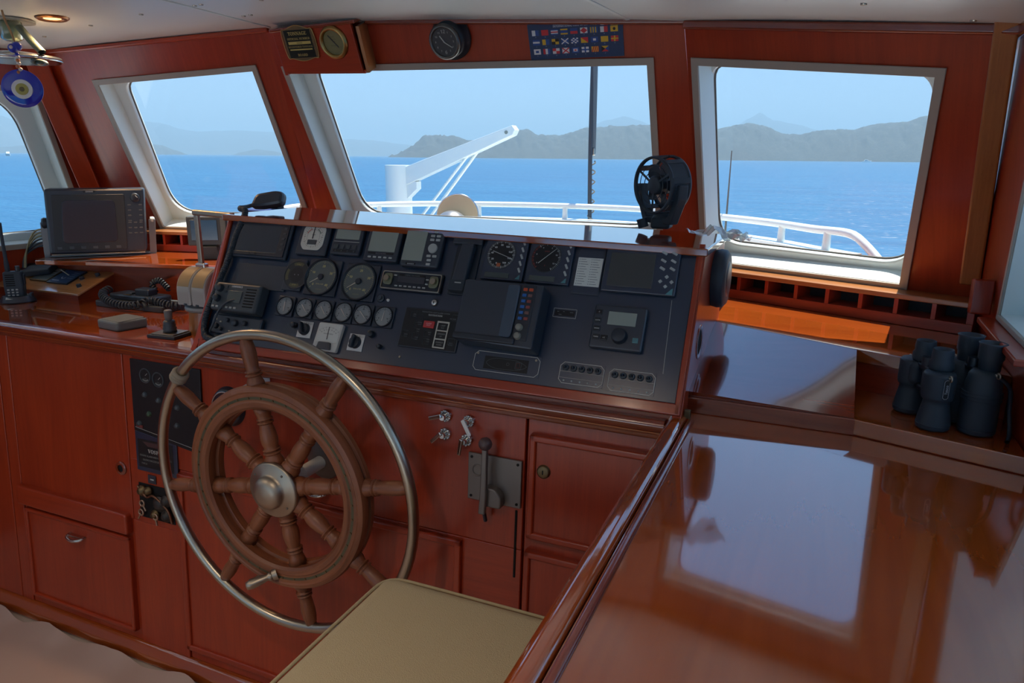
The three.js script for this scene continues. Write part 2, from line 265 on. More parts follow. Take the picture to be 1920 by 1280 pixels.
{ // bow davit
  const t = thing('deck_crane', 'white deck crane with a box arm and brace on the foredeck', 'crane', [-4.4, -0.25, -7]);
  part('crane_post', merge(cyl(0.145, 0.15, 1.79, 28).translate(0, 0.895, 0)), M.white, t);
  const L = Math.hypot(1.33, 0.5), a = Math.atan2(0.44, 1.3);
  part('crane_arm', ext(poly([[0.0, -0.07], [L - 0.04, 0.02], [L, 0.06], [L - 0.02, 0.115], [0.0, 0.12]]), 0.12, 0.01).translate(0, 0, -0.06), M.white, t, [0.1, 1.64, 0], [0, 0, a]);
  part('crane_gusset', ext(poly([[0, 0], [0.14, 0.12], [0.14, 0.2], [0, 0.2]]), 0.1, 0.005).translate(0, 0, -0.05), M.white, t, [0.12, 1.42, 0]);
  const b = (p, q) => tube([p, q], 0.016, 2, 8);
  part('crane_brace', merge(b([0.26, 1.2, 0.03], [0.93, 1.96, 0.03]), b([0.32, 1.17, -0.03], [0.99, 1.97, -0.03])), M.white, t);
  part('sheave_pin', disc(0.018, 0.018, 0.13, 12), M.steel, t, [1.33, 2.13, 0]);
}
{
  const t = thing('forestay_pole', 'dark furled stay standing upright ahead of the centre window', 'stay', [-1.225, -0.25, -3.95]);
  part('stay_tube', tube([[0.02, 0, -0.35], [0, 1.5, 0], [0.012, 3.1, 0.08]], 0.012, 20, 10), M.rub, t); part('furled_sail', tube([[0.003, 1.92, 0.01], [0.008, 2.05, 0.03], [0.014, 3.1, 0.09]], 0.019, 12, 10), S(lin(0.09, 0.12, 0.14), 0.8), t);
  part('shackle', rb(0.03, 0.04, 0.03, 0.006), M.steel, t, [0.006, 1.93, 0.02]);
  part('rope_lashing', tube([...Array(40)].map((_, i) => [0.004 + 0.017 * Math.cos(i * 1.3), 1.45 + i * 0.011, 0.005 + 0.017 * Math.sin(i * 1.3)]), 0.004, 160, 5), S(lin(0.2, 0.2, 0.18), 0.9), t);
}
{ // searchlight behind the console top
  const t = thing('search_light', 'chrome domed searchlight with a beige rear disc outside the centre window', 'searchlight', [-1.66, 1.27, -3.12]);
  part('rear_disc', disc(0.1, 0.1, 0.02, 48), S(lin(0.42, 0.38, 0.24), 0.6), t, [0, 0.10, -0.05], [-0.12, 0.3, 0]);
  part('rim_ring', new THREE.TorusGeometry(0.1, 0.006, 10, 60), M.chrome, t, [0, 0.10, -0.05], [-0.12, 0.3, 0]);
  part('dome', new THREE.SphereGeometry(0.084, 40, 24, 0, Math.PI * 2, 0, Math.PI * 0.6), S(lin(0.33, 0.35, 0.36), 0.3, 0.7), t, [0.003, 0.045, 0.02], [0.35, 0, 0]);
  part('foot', cyl(0.03, 0.05, 0.12, 20), M.white, t, [0, -0.05, -0.02]);
  const c = struct('coachroof', new THREE.BoxGeometry(2.2, 0.12, 0.62).translate(-1.2, 1.1, -3.05), M.deck);
}
{ // sea: gently rippled disc, the boat trimmed a little by the stern
  const n1 = noiseP(60, 200), n2 = noiseP(150, 512);
  const bump = dataTex(512, 512, (x, y) => { const h = 0.6 * n1(x * 60, y * 200) + 0.4 * n2(x * 150, y * 512); return [h, h, h]; }, false);
  const tint = dataTex(256, 256, (x, y) => { const t = n1(x * 10, y * 40) * 0.6 + n2(x * 50, y * 128) * 0.4; return [0.010 + 0.010 * t, 0.088 + 0.04 * t, 0.200 + 0.06 * t]; });
  const pos = [0, 0, 0], uv = [0, 0], idx = [], Rr = [6, 15, 40, 100, 250, 600, 1500, 4000, 9000, 16000], K = 96;
  for (const r of Rr) for (let k = 0; k < K; k++) { const x = r * Math.cos(k / K * 2 * Math.PI), z = r * Math.sin(k / K * 2 * Math.PI); pos.push(x, 0, z); uv.push(x / 60, z / 60); }
  for (let k = 0; k < K; k++) { idx.push(0, 1 + (k + 1) % K, 1 + k); for (let j = 0; j < Rr.length - 1; j++) { const a = 1 + j * K + k, b = 1 + j * K + (k + 1) % K; idx.push(a, b, a + K, b, b + K, a + K); } }
  const g = new THREE.BufferGeometry(); g.setAttribute('position', new THREE.Float32BufferAttribute(pos, 3)); g.setAttribute('uv', new THREE.Float32BufferAttribute(uv, 2)); g.setIndex(idx); g.computeVertexNormals();
  const sea = part('sea', g, P({ map: rep(tint, 0.25, 0.5), roughness: 0.4, ior: 1.33, bumpMap: bump, bumpScale: 0.2 }), scene, [0, -3.4, 0], [-0.003, 0, 0]);
  sea.userData = { kind: 'structure' };
}
function ridge(name, pts, D, depth, rough, map, kind) { // [azimuth, tan of elevation] of the crest seen from the wheelhouse, distance D to its shore
  const az = pts.map((p) => p[0]), N = Math.max(24, Math.round((az.at(-1) - az[0]) * 420)), J = 22, q = noiseP(64, 64), q2 = noiseP(97, 97), pos = [], uv = [], idx = [];
  const el = (a) => { let k = 0; while (k < pts.length - 2 && a > pts[k + 1][0]) k++; const t = Math.min(1, Math.max(0, (a - pts[k][0]) / (pts[k + 1][0] - pts[k][0]))), s = t * t * (3 - 2 * t) * 0.5 + t * 0.5; return pts[k][1] * (1 - s) + pts[k + 1][1] * s; };
  for (let i = 0; i <= N; i++) for (let j = 0; j <= J; j++) {
    const a = az[0] + (az.at(-1) - az[0]) * i / N, t = j / J * 1.35, d = D + depth * t, top = el(a) * (D + depth) + 1.66;
    const f = t <= 1 ? Math.pow(Math.sin(t * Math.PI / 2), 0.9) : 1 - (t - 1) * 1.6;
    const ny = (q(i * 0.37, j * 0.9) - 0.5) * rough * Math.sin(Math.min(1, t) * Math.PI) * 1.6 + (q2(i * 0.9, j * 1.7) - 0.5) * rough * 0.45 * Math.min(1, t * 3);
    const base = -3.6 - 0.0035 * D, x = Math.sin(a) * d, z = -Math.cos(a) * d; pos.push(x, base + (top - base) * f + ny, z); uv.push(a * D / 100, t * depth / 100);
  }
  for (let i = 0; i < N; i++) for (let j = 0; j < J; j++) { const a = i * (J + 1) + j, b = a + J + 1; idx.push(a, b, a + 1, b, b + 1, a + 1); }
  const g = new THREE.BufferGeometry(); g.setAttribute('position', new THREE.Float32BufferAttribute(pos, 3)); g.setAttribute('uv', new THREE.Float32BufferAttribute(uv, 2)); g.setIndex(idx); g.computeVertexNormals();
  const o = part(name, g, map); o.userData = { kind: 'structure' }; return o;
}
{
  const a = noiseP(32, 32), b = noiseP(128, 128), c = noiseP(200, 200);
  const scrub = dataTex(512, 512, (x, y) => { const t = 0.35 * a(x * 32, y * 32) + 0.65 * b(x * 128, y * 128), s = c(x * 200, y * 200) > 0.9 ? 1 : 0; return s ? [0.17, 0.17, 0.15] : [0.014 + 0.05 * t * t, 0.022 + 0.05 * t * t, 0.020 + 0.04 * t * t]; });
  const scrubM = S(0xffffff, 0.95, 0, { map: rep(scrub, 0.3, 0.3) }), far = S(lin(0.03, 0.04, 0.04), 1);
  ridge('hill_ridge', HM, 2600, 700, 16, scrubM);
  ridge('mountain_port', HL, 9500, 2500, 30, far); ridge('mountain_shore', HL0, 6500, 600, 10, far);
  ridge('island', HI1, 5200, 300, 5, scrubM); ridge('island_low', HI2, 6200, 300, 5, far);
  ridge('mountain_peak', HR, 9000, 2000, 25, far); ridge('mountain_starboard', HR2, 9500, 2000, 25, far);
}
{
  const boat = (p, turn, label, k) => { const t = thing('motor_boat', label, 'boat', p); t.rotation.y = turn; t.scale.setScalar(k);
    part('hull', ext(poly([[-6, 1.6], [7.5, 2.3], [6, 0], [-6, 0]]), 3.4, 0.3).translate(0, 0, -1.7), M.white, t); part('cabin', ext(poly([[-3.5, 1.7], [3.2, 1.9], [1.2, 4], [-3, 4]]), 2.6, 0.3).translate(0, 0, -1.3), M.white, t); part('cabin_window', ext(poly([[-2.8, 2.6], [2, 2.7], [1.2, 3.4], [-2.6, 3.4]]), 2.64).translate(0, 0, -1.32), M.black, t); };
  const at = (a, d) => [Math.sin(a) * d, -3.4 - 0.003 * Math.cos(a) * d - 0.3, -Math.cos(a) * d];
  boat(at(-1.0046, 1350), -0.6, 'small white motor boat far off through the port side window', 1.6);
  boat(at(0.0378, 2100), 0.2, 'tiny white boat below the hills in the starboard front window', 1.6);
}

// ------------------------------------------------------------------ helm cabinet under the console
const CB = [0, 1.07, -1.5], CR = -0.0649;   // its front leans forward a little: local y runs up the front, z out of it
{
  const t = thing('helm_cabinet', 'long varnished mahogany cabinet front with doors and a bin under the console', 'cabinet', CB); t.rotation.x = CR;
  const panel = (name, x0, x1, y0, y1, z, d, m = M.wood, r = 0.003, grain = 'y') => part(name, uvm(rb(x1 - x0, y1 - y0, d, r), grain), m, t, [(x0 + x1) / 2, (y0 + y1) / 2 - 1.07, z - d / 2]);
  part('carcass', new THREE.BoxGeometry(2.83, 1.0, 0.03), M.wood, t, [-1.665, -0.57, -0.035]);
  panel('side_panel', -3.08, -2.584, 0.06, 1.07, 0, 0.02);
  panel('stile', -2.580, -2.524, 0.06, 1.07, 0, 0.02);
  panel('upper_panel', -2.521, -1.9695, 0.50, 1.07, 0, 0.02);
  const rail = panel('grip_rail', -2.525, -1.98, 0.447, 0.518, 0.022, 0.03, M.wood, 0.008, 'x');
  panel('rail', -2.521, -1.9695, 0.06, 0.50, -0.004, 0.02);
  const frame = (name, x0, x1, y0, y1, w = 0.016, z = 0.006) => { // door or bin front with a raised bead round it
    const g = part(name, uvm(rb(x1 - x0, y1 - y0, 0.016, 0.002), 'y'), M.wood, t, [(x0 + x1) / 2, (y0 + y1) / 2 - 1.07, z - 0.006]);
    const W = x1 - x0, H = y1 - y0, b = (ww, hh, x, y) => uvm(rb(ww, hh, 0.014, 0.005, 3).translate(x, y, 0.009), ww > hh ? 'x' : 'y');
    part('bead_moulding', merge(b(W, w, 0, H / 2 - w / 2), b(W, w, 0, -H / 2 + w / 2), b(w, H, -W / 2 + w / 2, 0), b(w, H, W / 2 - w / 2, 0)), M.wood, g); return g;
  };
  const bin = frame('bin_front', -2.500, -1.982, 0.095, 0.436, 0.014);
  part('bin_handle', merge(tube([[-0.035, 0.004, 0], [-0.032, 0, 0.018], [0, -0.006, 0.027], [0.032, -0.002, 0.018], [0.037, 0.002, 0]], 0.0055, 30, 10), rb(0.07, 0.004, 0.016, 0.001).translate(0, 0.004, 0.008)), M.chrome, bin, [0.005, 0.118, 0.008]);
  panel('centre_panel', -1.9665, -1.754, 0.06, 0.50, 0, 0.02);
  panel('front_panel', -1.9665, -0.606, 0.71, 1.07, 0, 0.02);
  panel('front_panel', -1.9665, -1.754, 0.50, 0.712, 0.0, 0.02);
  panel('front_panel', -1.7515, -0.606, 0.50, 0.7095, 0, 0.02, M.wood, 0.003, 'x'); panel('front_panel', -0.768, -0.606, 0.06, 0.51, 0, 0.02);
  panel('rail', -1.7515, -0.769, 0.06, 0.5, -0.006, 0.016);
  frame('lower_door', -1.7515, -0.769, 0.10, 0.703, 0.02, 0.004);
  panel('stile', -0.603, -0.25, 0.06, 1.07, -0.006, 0.014);
  const dA = frame('door', -0.591, -0.255, 0.752, 1.017, 0.017, 0.006);
  const lk = part('door_lock', latheZ([[0, 0.014], [0.012, 0.014], [0.016, 0.011], [0.017, 0.004], [0.026, 0.003], [0.027, -0.002], [0, -0.002]], 32), M.oldBrass, dA, [-0.13, 0.045, 0.003]);
  part('keyhole', rb(0.003, 0.011, 0.003, 0.001), M.hole, lk, [0, 0, 0.014]);
  frame('door', -0.595, -0.255, 0.36, 0.717, 0.017, 0.006);
  part('finger_hole', merge(latheZ([[0.012, 0.006], [0.021, 0.006], [0.023, 0.002], [0.023, -0.006], [0.012, -0.006]], 28)), M.trim, t, [-2.006, -0.401, 0]); part('finger_hole_inside', disc(0.0125, 0.0125, 0.004, 24), M.hole, t, [-2.006, -0.401, 0.0005]);
  part('cable_slot', rb(0.006, 0.18, 0.006, 0.002), M.hole, t, [-0.623, -0.347, 0]);
  part('plinth_moulding', uvm(ext(poly(roundPoly([[0, 0], [0.05, 0], [0.05, 0.03], [0.03, 0.062], [0, 0.062]], 0.01)), 2.85).rotateY(-Math.PI / 2).translate(1.42, 0, 0), 'x'), M.gloss, t, [-1.66, -1.072, -0.025]);
  part('back_rail', uvm(rb(2.8, 0.1, 0.04, 0.003), 'x'), M.wood, t, [-1.66, -0.06, -0.06]);
}
{ // worktop of the helm, its moulded front edge
  const t = thing('helm_worktop', 'polished mahogany worktop running along the cabinet to port of the console', 'worktop', [0, 1.1, 0]);
  part('top_board', uvm(ext(poly([[-3.09, 1.48], [-0.275, 1.48], [-0.275, 1.94], [-3.01, 1.94]]), 0.03).rotateX(-Math.PI / 2).translate(0, -0.03, 0), 'x'), M.gloss, t);
  part('edge_moulding', uvm(ext(poly(roundPoly([[0.03, 0.001], [0.03, -0.046], [0.004, -0.046], [0.004, -0.03], [-0.006, -0.024], [-0.008, -0.008], [0, 0.001]], 0.006, 5)), 2.83).rotateY(Math.PI / 2), 'x'), M.trim, t, [-3.105, 0.0005, -1.48]);
}
// chart desk on the right with its partition towards the helm
{
  const t = thing('chart_desk', 'wide glossy mahogany chart desk in the right foreground with a moulded edge', 'desk', [0, 0, 0]);
  part('desk_top', uvm(ext(poly(roundPoly([[-0.232, 1.58], [-0.232, 0.12], [0.383, 0.12], [0.383, 1.478], [0.1, 1.565], [-0.2, 1.565]], 0.002)), 0.04).rotateX(-Math.PI / 2).translate(0, 1.06, 0), 'z'), M.gloss, t);
  part('edge_moulding', uvm(ext(poly(roundPoly([[-0.024, 0], [0.014, 0], [0.014, 0.034], [0.006, 0.04], [-0.012, 0.04], [-0.024, 0.03]], 0.006, 5)), 1.45).translate(0, 0, -1.52), 'z'), M.gloss, t, [-0.248, 1.07, 0]);
  part('inner_bead', uvm(ext(poly(roundPoly([[-0.006, 0], [0.009, 0], [0.006, 0.006], [0, 0.0075], [-0.005, 0.006]], 0.003, 4)), 1.42).translate(0, 0, -1.51), 'z'), M.trim, t, [-0.224, 1.0995, 0]);
  part('side_panel', uvm(rb(0.02, 1.07, 1.32, 0.002), 'y'), M.trim, t, [-0.25, 0.535, -0.76]);
  part('front_panel', uvm(rb(0.6, 1.06, 0.02, 0.002), 'y'), M.wood, t, [0.06, 0.53, -0.14]);
}
// stepped shelf under the starboard front window
{
  const t = thing('stepped_shelf', 'mahogany stepped shelf under the starboard front window with a sloping lid', 'shelf');
  const slab = (name, pts, y0, y1, m = M.wood, grain = 'x') => part(name, uvm(ext(poly(pts.map((p) => [p[0], -p[1]])), y1 - y0, 0.002).rotateX(-Math.PI / 2).translate(0, y0, 0), grain), m, t);
  slab('lower_shelf', [[-0.252, -1.568], [0.1, -1.568], [0.383, -1.48], [0.383, -2.0], [-0.252, -2.0]], 1.101, 1.135, M.gloss);
  slab('riser', [[-0.252, -1.95], [0.09, -1.80], [0.383, -1.70], [0.383, -2.1], [-0.252, -2.1]], 1.133, 1.205, M.wood);
  slab('upper_shelf', [[-0.252, -1.945], [0.09, -1.785], [0.38, -1.68], [0.37, -2.05], [-0.252, -2.33]], 1.203, 1.233, M.gloss);
  // lid: a flat board from the nose of the upper shelf down to the front edge
  const A = V(-0.25, 1.232, -1.944), B = V(0.097, 1.232, -1.782), C = V(0.097, 1.137, -1.570), D = V(-0.25, 1.150, -1.567);
  const g = new THREE.BufferGeometry(), NL = 14, pos = [], idx = [], bl = (s, q) => A.clone().lerp(B, s).lerp(D.clone().lerp(C, s), q);
  for (const dy of [0, -0.016]) for (let j = 0; j <= NL; j++) for (let i = 0; i <= NL; i++) { const q = bl(i / NL, j / NL); pos.push(q.x, q.y + dy, q.z + dy * 0.3); }
  const at = (k, i, j) => k * (NL + 1) ** 2 + j * (NL + 1) + i, quad = (a, b, c, d) => idx.push(a, b, c, a, c, d);
  for (let j = 0; j < NL; j++) for (let i = 0; i < NL; i++) { quad(at(0, i, j), at(0, i, j + 1), at(0, i + 1, j + 1), at(0, i + 1, j)); quad(at(1, i, j), at(1, i + 1, j), at(1, i + 1, j + 1), at(1, i, j + 1)); }
  for (let k = 0; k < NL; k++) { quad(at(0, k, NL), at(1, k, NL), at(1, k + 1, NL), at(0, k + 1, NL)); quad(at(0, k + 1, 0), at(1, k + 1, 0), at(1, k, 0), at(0, k, 0)); quad(at(0, NL, k + 1), at(1, NL, k + 1), at(1, NL, k), at(0, NL, k)); quad(at(0, 0, k), at(1, 0, k), at(1, 0, k + 1), at(0, 0, k + 1)); }
  g.setAttribute('position', new THREE.Float32BufferAttribute(pos, 3)); g.setIndex(idx); g.computeVertexNormals();
  const lid = part('lid', uvm(toCreasedNormals(g, 0.7), 'x'), P({ map: rep(darkT, 2, 1), roughness: 0.1, ior: 2.33, clearcoat: 1, clearcoatRoughness: 0.04 }), t);
  part('finger_hole', new THREE.CylinderGeometry(0.011, 0.011, 0.003, 24), M.hole, lid, [-0.224, 1.2145, -1.865], [0.26, 0, 0.05]);
  slab('lid_front', [[-0.252, -1.566], [0.099, -1.566], [0.099, -1.6], [-0.252, -1.6]], 1.1, 1.136, M.trim);
}
function pigeonholes(label, a, b, y0, y1, n, ledge) { // row of open cubbyholes along the foot of a front window
  const A = V(a[0], 0, a[1]), B = V(b[0], 0, b[1]), L = A.distanceTo(B), t = thing('pigeonhole_rack', label, 'rack', [a[0], y0, a[1]]);
  t.rotation.y = -Math.atan2(b[1] - a[1], b[0] - a[0]); const h = y1 - y0, w = L / n;
  part('bottom_rail', uvm(rb(L, h * 0.34, 0.09, 0.002), 'x'), M.wood, t, [L / 2, h * 0.17, -0.045]);
  part('ledge_board', uvm(rb(L + 0.02, 0.014, ledge, 0.003), 'x'), M.teak, t, [L / 2, h - 0.007, -ledge / 2 + 0.004]);
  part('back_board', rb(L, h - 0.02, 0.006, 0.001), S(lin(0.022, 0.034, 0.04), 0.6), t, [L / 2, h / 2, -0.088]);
  for (let k = 0; k <= n; k++) part('divider', uvm(rb(k % n ? 0.011 : 0.016, h * 0.66 - 0.014, 0.085, 0.001), 'y'), M.wood, t, [Math.min(L - 0.008, Math.max(0.008, k * w)), h * 0.34 + (h * 0.66 - 0.014) / 2, -0.043]);
}
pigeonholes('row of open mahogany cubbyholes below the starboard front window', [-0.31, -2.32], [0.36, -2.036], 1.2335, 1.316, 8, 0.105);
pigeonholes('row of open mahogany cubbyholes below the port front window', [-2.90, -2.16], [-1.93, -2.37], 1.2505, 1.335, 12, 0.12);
{
  const t = thing('port_shelf', 'mahogany shelf below the port front window, carrying the large radar display', 'shelf');
  part('shelf_board', uvm(ext(poly(roundPoly([[-2.80, 1.815], [-2.724, 1.838], [-2.603, 1.882], [-2.479, 1.912], [-2.169, 1.988], [-1.68, 2.10], [-1.68, 2.40], [-2.9, 2.16], [-2.95, 2.03], [-2.86, 1.9]], 0.004)), 0.018, 0.004).rotateX(-Math.PI / 2).translate(0, 1.232, 0), 'x'), M.gloss, t);
  part('face_panel', uvm(rb(1.3, 0.136, 0.02, 0.002), 'x'), M.trim, t, [-2.32, 1.166, -1.985], [0, 0.07, 0]);
}
{ // inboard capping board and lining under the starboard side window
  const t = thing('sill_capping', 'sloping brown mahogany capping board below the starboard side window', 'capping');
  part('cap_board', uvm(ext(poly([[0.335, 1.862], [0.332, 1.475], [0.374, 1.475], [0.374, 1.862]]), 0.014, 0.003).rotateX(-Math.PI / 2).translate(0, 1.303, 0), 'z'), M.wood, t);
  part('end_block', uvm(rb(0.042, 0.08, 0.035, 0.004), 'y'), M.wood, t, [0.347, 1.352, -1.925], [-0.1, 0, 0]);
}
// ------------------------------------------------------------------ helm console: sloping instrument board between wooden cheeks
const PB = V(-0.259, 1.138, -1.503), PR = -0.4987;   // board origin: its lower right corner; u to starboard, v up the slope, w out of it
const onBoard = (u, v, w = 0) => PB.clone().add(V(u, v * 0.878 + w * 0.478, -v * 0.478 + w * 0.878)).toArray();
{
  const t = thing('helm_console', 'mahogany helm console with a large sloping black instrument board', 'console');
  part('instrument_board', ext(poly(roundPoly([[-1.357, -0.006], [0, 0], [0.0, 0.362], [-1.385, 0.390]], 0.002)), 0.014, 0.001).translate(0, 0, -0.014), M.board, t, PB.toArray(), [PR, 0, 0]);
  part('lower_strip', uvm(ext(poly([[-1.37, -0.03], [0.014, -0.026], [0.012, -0.0005], [-1.37, -0.0065]]), 0.024, 0.003).translate(0, 0, -0.018), 'x'), M.wood, t, PB.toArray(), [PR, 0, 0]);
  part('right_bezel', uvm(ext(poly([[0.0005, -0.026], [0.014, -0.026], [0.014, 0.372], [0.0005, 0.372]]), 0.024, 0.003).translate(0, 0, -0.018), 'y'), M.wood, t, PB.toArray(), [PR, 0, 0]);
  part('left_bezel', uvm(ext(poly([[-1.371, -0.03], [-1.3575, -0.03], [-1.3855, 0.390], [-1.399, 0.390]]), 0.024, 0.003).translate(0, 0, -0.018), 'y'), M.wood, t, PB.toArray(), [PR, 0, 0]);
  // cheeks: vertical side boards
  const cheek = (name, y1, z1, m) => uvm(ext(poly(roundPoly([[1.485, 1.1], [1.505, 1.128], [z1, y1], [2.0, y1 - 0.004], [2.0, 1.1]], 0.004)), 0.02, 0.002).rotateY(Math.PI / 2), 'y');
  part('right_cheek', cheek('r', 1.452, 1.672), M.wood, t, [-0.262, 0, 0]);
  part('left_cheek', uvm(ext(poly(roundPoly([[1.49, 1.1], [1.512, 1.13], [1.692, 1.476], [2.0, 1.47], [2.0, 1.1]], 0.004)), 0.02, 0.002).rotateY(Math.PI / 2), 'y'), M.wood, t, [-1.668, 0, 0]);
  // top board, a little higher to port
  const g = uvm(ext(poly(roundPoly([[-1.662, 1.475], [-0.236, 1.4525], [-0.236, 1.4705], [-1.662, 1.4925]], 0.004)), 0.35, 0.003).translate(0, -0.012, -2.005), 'x');
  part('top_board', g, M.gloss, t);
  part('under_board', uvm(rb(1.38, 0.036, 0.02, 0.002), 'x'), M.trim, t, [-0.95, 1.118, -1.507]);
  part('back_board', rb(1.37, 0.33, 0.02, 0.002), M.wood, t, [-0.955, 1.27, -1.985]);
  const r = part('cheek_hole_ring', latheZ([[0.03, 0], [0.036, 0.003], [0.041, 0.001], [0.041, -0.002], [0.03, -0.002]], 36).rotateY(Math.PI / 2), M.trim, t, [-0.242, 1.24, -1.669]);
  part('hole_inside', disc(0.0305, 0.0305, 0.002, 30).rotateY(Math.PI / 2), M.hole, r, [-0.0006, 0, 0]);
  part('corner_bracket', rb(0.014, 0.02, 0.012, 0.002), M.oldBrass, t, [-0.234, 1.112, -1.52]);
}
// ------------------------------------------------------------------ header above the windows
{
  const up = [0, 0.9272, 0.3746], n = [0, -0.3746, 0.9272], at = (x, y, off) => { const t = (y - 1.649) / 0.9272; return [x, y + n[1] * off, -2.293 + 0.3746 * t + n[2] * off]; };
  const RX = Math.atan2(0.3746, 0.9272);
  const place = (o, x, y, off) => { o.position.set(...at(x, y, off)); o.rotation.x = RX; return o; };
  globalThis.onHeader = place;
  const b = place(thing('header_box', 'boxed mahogany header projecting above the centre window, holding plate and gauge', 'box'), -1.60, 2.015, 0);
  part('front_board', uvm(ext(poly([[-0.165, -0.064], [0.155, -0.074], [0.152, 0.076], [-0.165, 0.068]]), 0.012, 0.002).translate(0, 0, 0.062), 'x'), M.wood, b);
  part('bottom_board', uvm(rb(0.325, 0.012, 0.075, 0.002), 'x'), M.wood, b, [-0.002, -0.07, 0.03], [0, 0, -0.03]);
  part('end_board', uvm(ext(poly([[0, -0.078], [0.07, -0.078], [0.07, 0.066], [0, 0.066]]), 0.012, 0.001).rotateY(-Math.PI / 2), 'y'), M.teak, b, [0.164, 0, 0.0], [0, 0.2, 0]);
  part('end_board', uvm(rb(0.012, 0.13, 0.07, 0.001), 'y'), M.wood, b, [-0.162, -0.01, 0.035]);
  part('top_moulding', uvm(rb(0.345, 0.012, 0.08, 0.004), 'x'), M.trim, b, [0, 0.077, 0.040], [0, 0, 0.03]);
  // shaped brass plate with raised lettering
  const p = place(thing('tonnage_plate', 'dark brass tonnage plate with arched ends on the header box', 'plate'), -1.66, 2.040, 0.075);
  const out = []; const W = 0.062, H = 0.047; for (let i = 0; i <= 10; i++) { const x = W * (1 - i / 5); out.push([x, H + (Math.abs(x) < 0.045 ? 0.012 * Math.cos(x / 0.045 * Math.PI / 2) : 0)]); } for (let i = 0; i <= 10; i++) { const x = -W * (1 - i / 5); out.push([x, -H - (Math.abs(x) < 0.045 ? 0.009 * Math.cos(x / 0.045 * Math.PI / 2) : 0)]); }
  part('plate_body', ext(poly(out), 0.005, 0.0015), M.oldBrass, p);
  part('plate_rim', tube(out.map((q) => [q[0] * 0.97, q[1] * 0.97, 0.005]), 0.0014, 100, 6, true), M.brass, p);
  part('plate_lettering', plate(0.106, 0.088, 0.001), P({ metalness: 0.6, roughness: 0.45, map: canvasTex(424, 352, (g, w, h) => { g.fillStyle = '#23261d'; g.fillRect(0, 0, w, h); text(g, 'TONNAGE', w / 2, 46, 58, '#c3b26a', 'serif', 'center', 'bold'); text(g, 'OFFICIAL NUMBER', w / 2, 112, 38, '#b5a565', 'serif', 'center', 'bold'); g.fillStyle = '#c5b46a'; g.fillRect(30, 146, w - 60, 36); text(g, '000000', w / 2, 164, 28, '#4a431f'); text(g, 'REGISTERED TONNAGE', w / 2, 212, 33, '#a99a5d', 'serif', 'center', 'bold'); g.fillStyle = '#c5b46a'; g.fillRect(30, 240, w - 60, 16); text(g, 'BOARD', w / 2, 316, 44, '#b5a565', 'serif', 'center', 'bold'); }) }), p, [0, 0, 0.0056]);
  const q = place(thing('brass_gauge', 'round brass rimmed barometer beside the tonnage plate', 'gauge'), -1.527, 2.037, 0.075);
  part('gauge_rim', latheZ([[0.038, 0.004], [0.041, 0.012], [0.047, 0.012], [0.052, 0.004], [0.053, 0], [0.038, 0]], 48), M.brass, q);
  part('gauge_dial', new THREE.CircleGeometry(0.0385, 48), printed(256, 256, (g) => { g.fillStyle = '#77764f'; g.fillRect(0, 0, 256, 256); g.strokeStyle = '#3d3d2a'; g.lineWidth = 2; for (let i = 0; i < 40; i++) { const a = i / 40 * Math.PI * 2; g.beginPath(); g.moveTo(128 + 104 * Math.cos(a), 128 + 104 * Math.sin(a)); g.lineTo(128 + (i % 5 ? 112 : 120) * Math.cos(a), 128 + (i % 5 ? 112 : 120) * Math.sin(a)); g.stroke(); } for (const [s, y] of [['RAIN', 70], ['CHANGE', 96], ['FAIR', 122], ['MILLIBARS', 160]]) text(g, s, 128, y, 17, '#45432c', 'serif'); }), q, [0, 0, 0.002]);
  part('gauge_needle', rb(0.0025, 0.05, 0.001, 0.0003), M.black, q, [0, 0.004, 0.004], [0, 0, 0.7]);
  // ship's clock
  const c = place(thing('wall_clock', 'round black ship\'s clock on the header above the centre window', 'clock'), -1.135, 2.015, 0);
  part('clock_case', latheZ([[0, 0], [0.066, 0], [0.066, 0.012], [0.055, 0.02], [0.052, 0.055], [0.0, 0.055]], 48), P({ color: lin(0.025, 0.035, 0.045), roughness: 0.35 }), c);
  part('clock_rim', latheZ([[0.041, 0.054], [0.043, 0.062], [0.048, 0.063], [0.053, 0.056], [0.053, 0.05], [0.041, 0.05]], 48), S(lin(0.16, 0.17, 0.16), 0.35, 0.8), c);
  part('clock_dial', new THREE.CircleGeometry(0.0425, 48), printed(256, 256, (g) => { g.fillStyle = '#3c4246'; g.fillRect(0, 0, 256, 256); for (let i = 1; i <= 12; i++) { const a = i / 6 * Math.PI - Math.PI / 2; text(g, String(i), 128 + 92 * Math.cos(a), 128 + 92 * Math.sin(a), i === 12 || i === 6 ? 44 : 24, '#98a09c', 'sans-serif', 'center', 'bold'); } }), c, [0, 0, 0.056]);
  part('hour_hand', rb(0.004, 0.024, 0.001, 0.0004), M.key, c, [-0.006, 0.009, 0.058], [0, 0, 0.6]); part('minute_hand', rb(0.003, 0.034, 0.001, 0.0004), M.key, c, [0.012, -0.008, 0.059], [0, 0, -2.15]);
  part('winding_screw', disc(0.006, 0.006, 0.014, 12), M.brass, c, [-0.064, -0.012, 0.02]);
  // signal flags placard
  const f = place(thing('flag_placard', 'dark blue placard of the signal flags above the centre window', 'placard'), -0.733, 1.9875, 0.001);
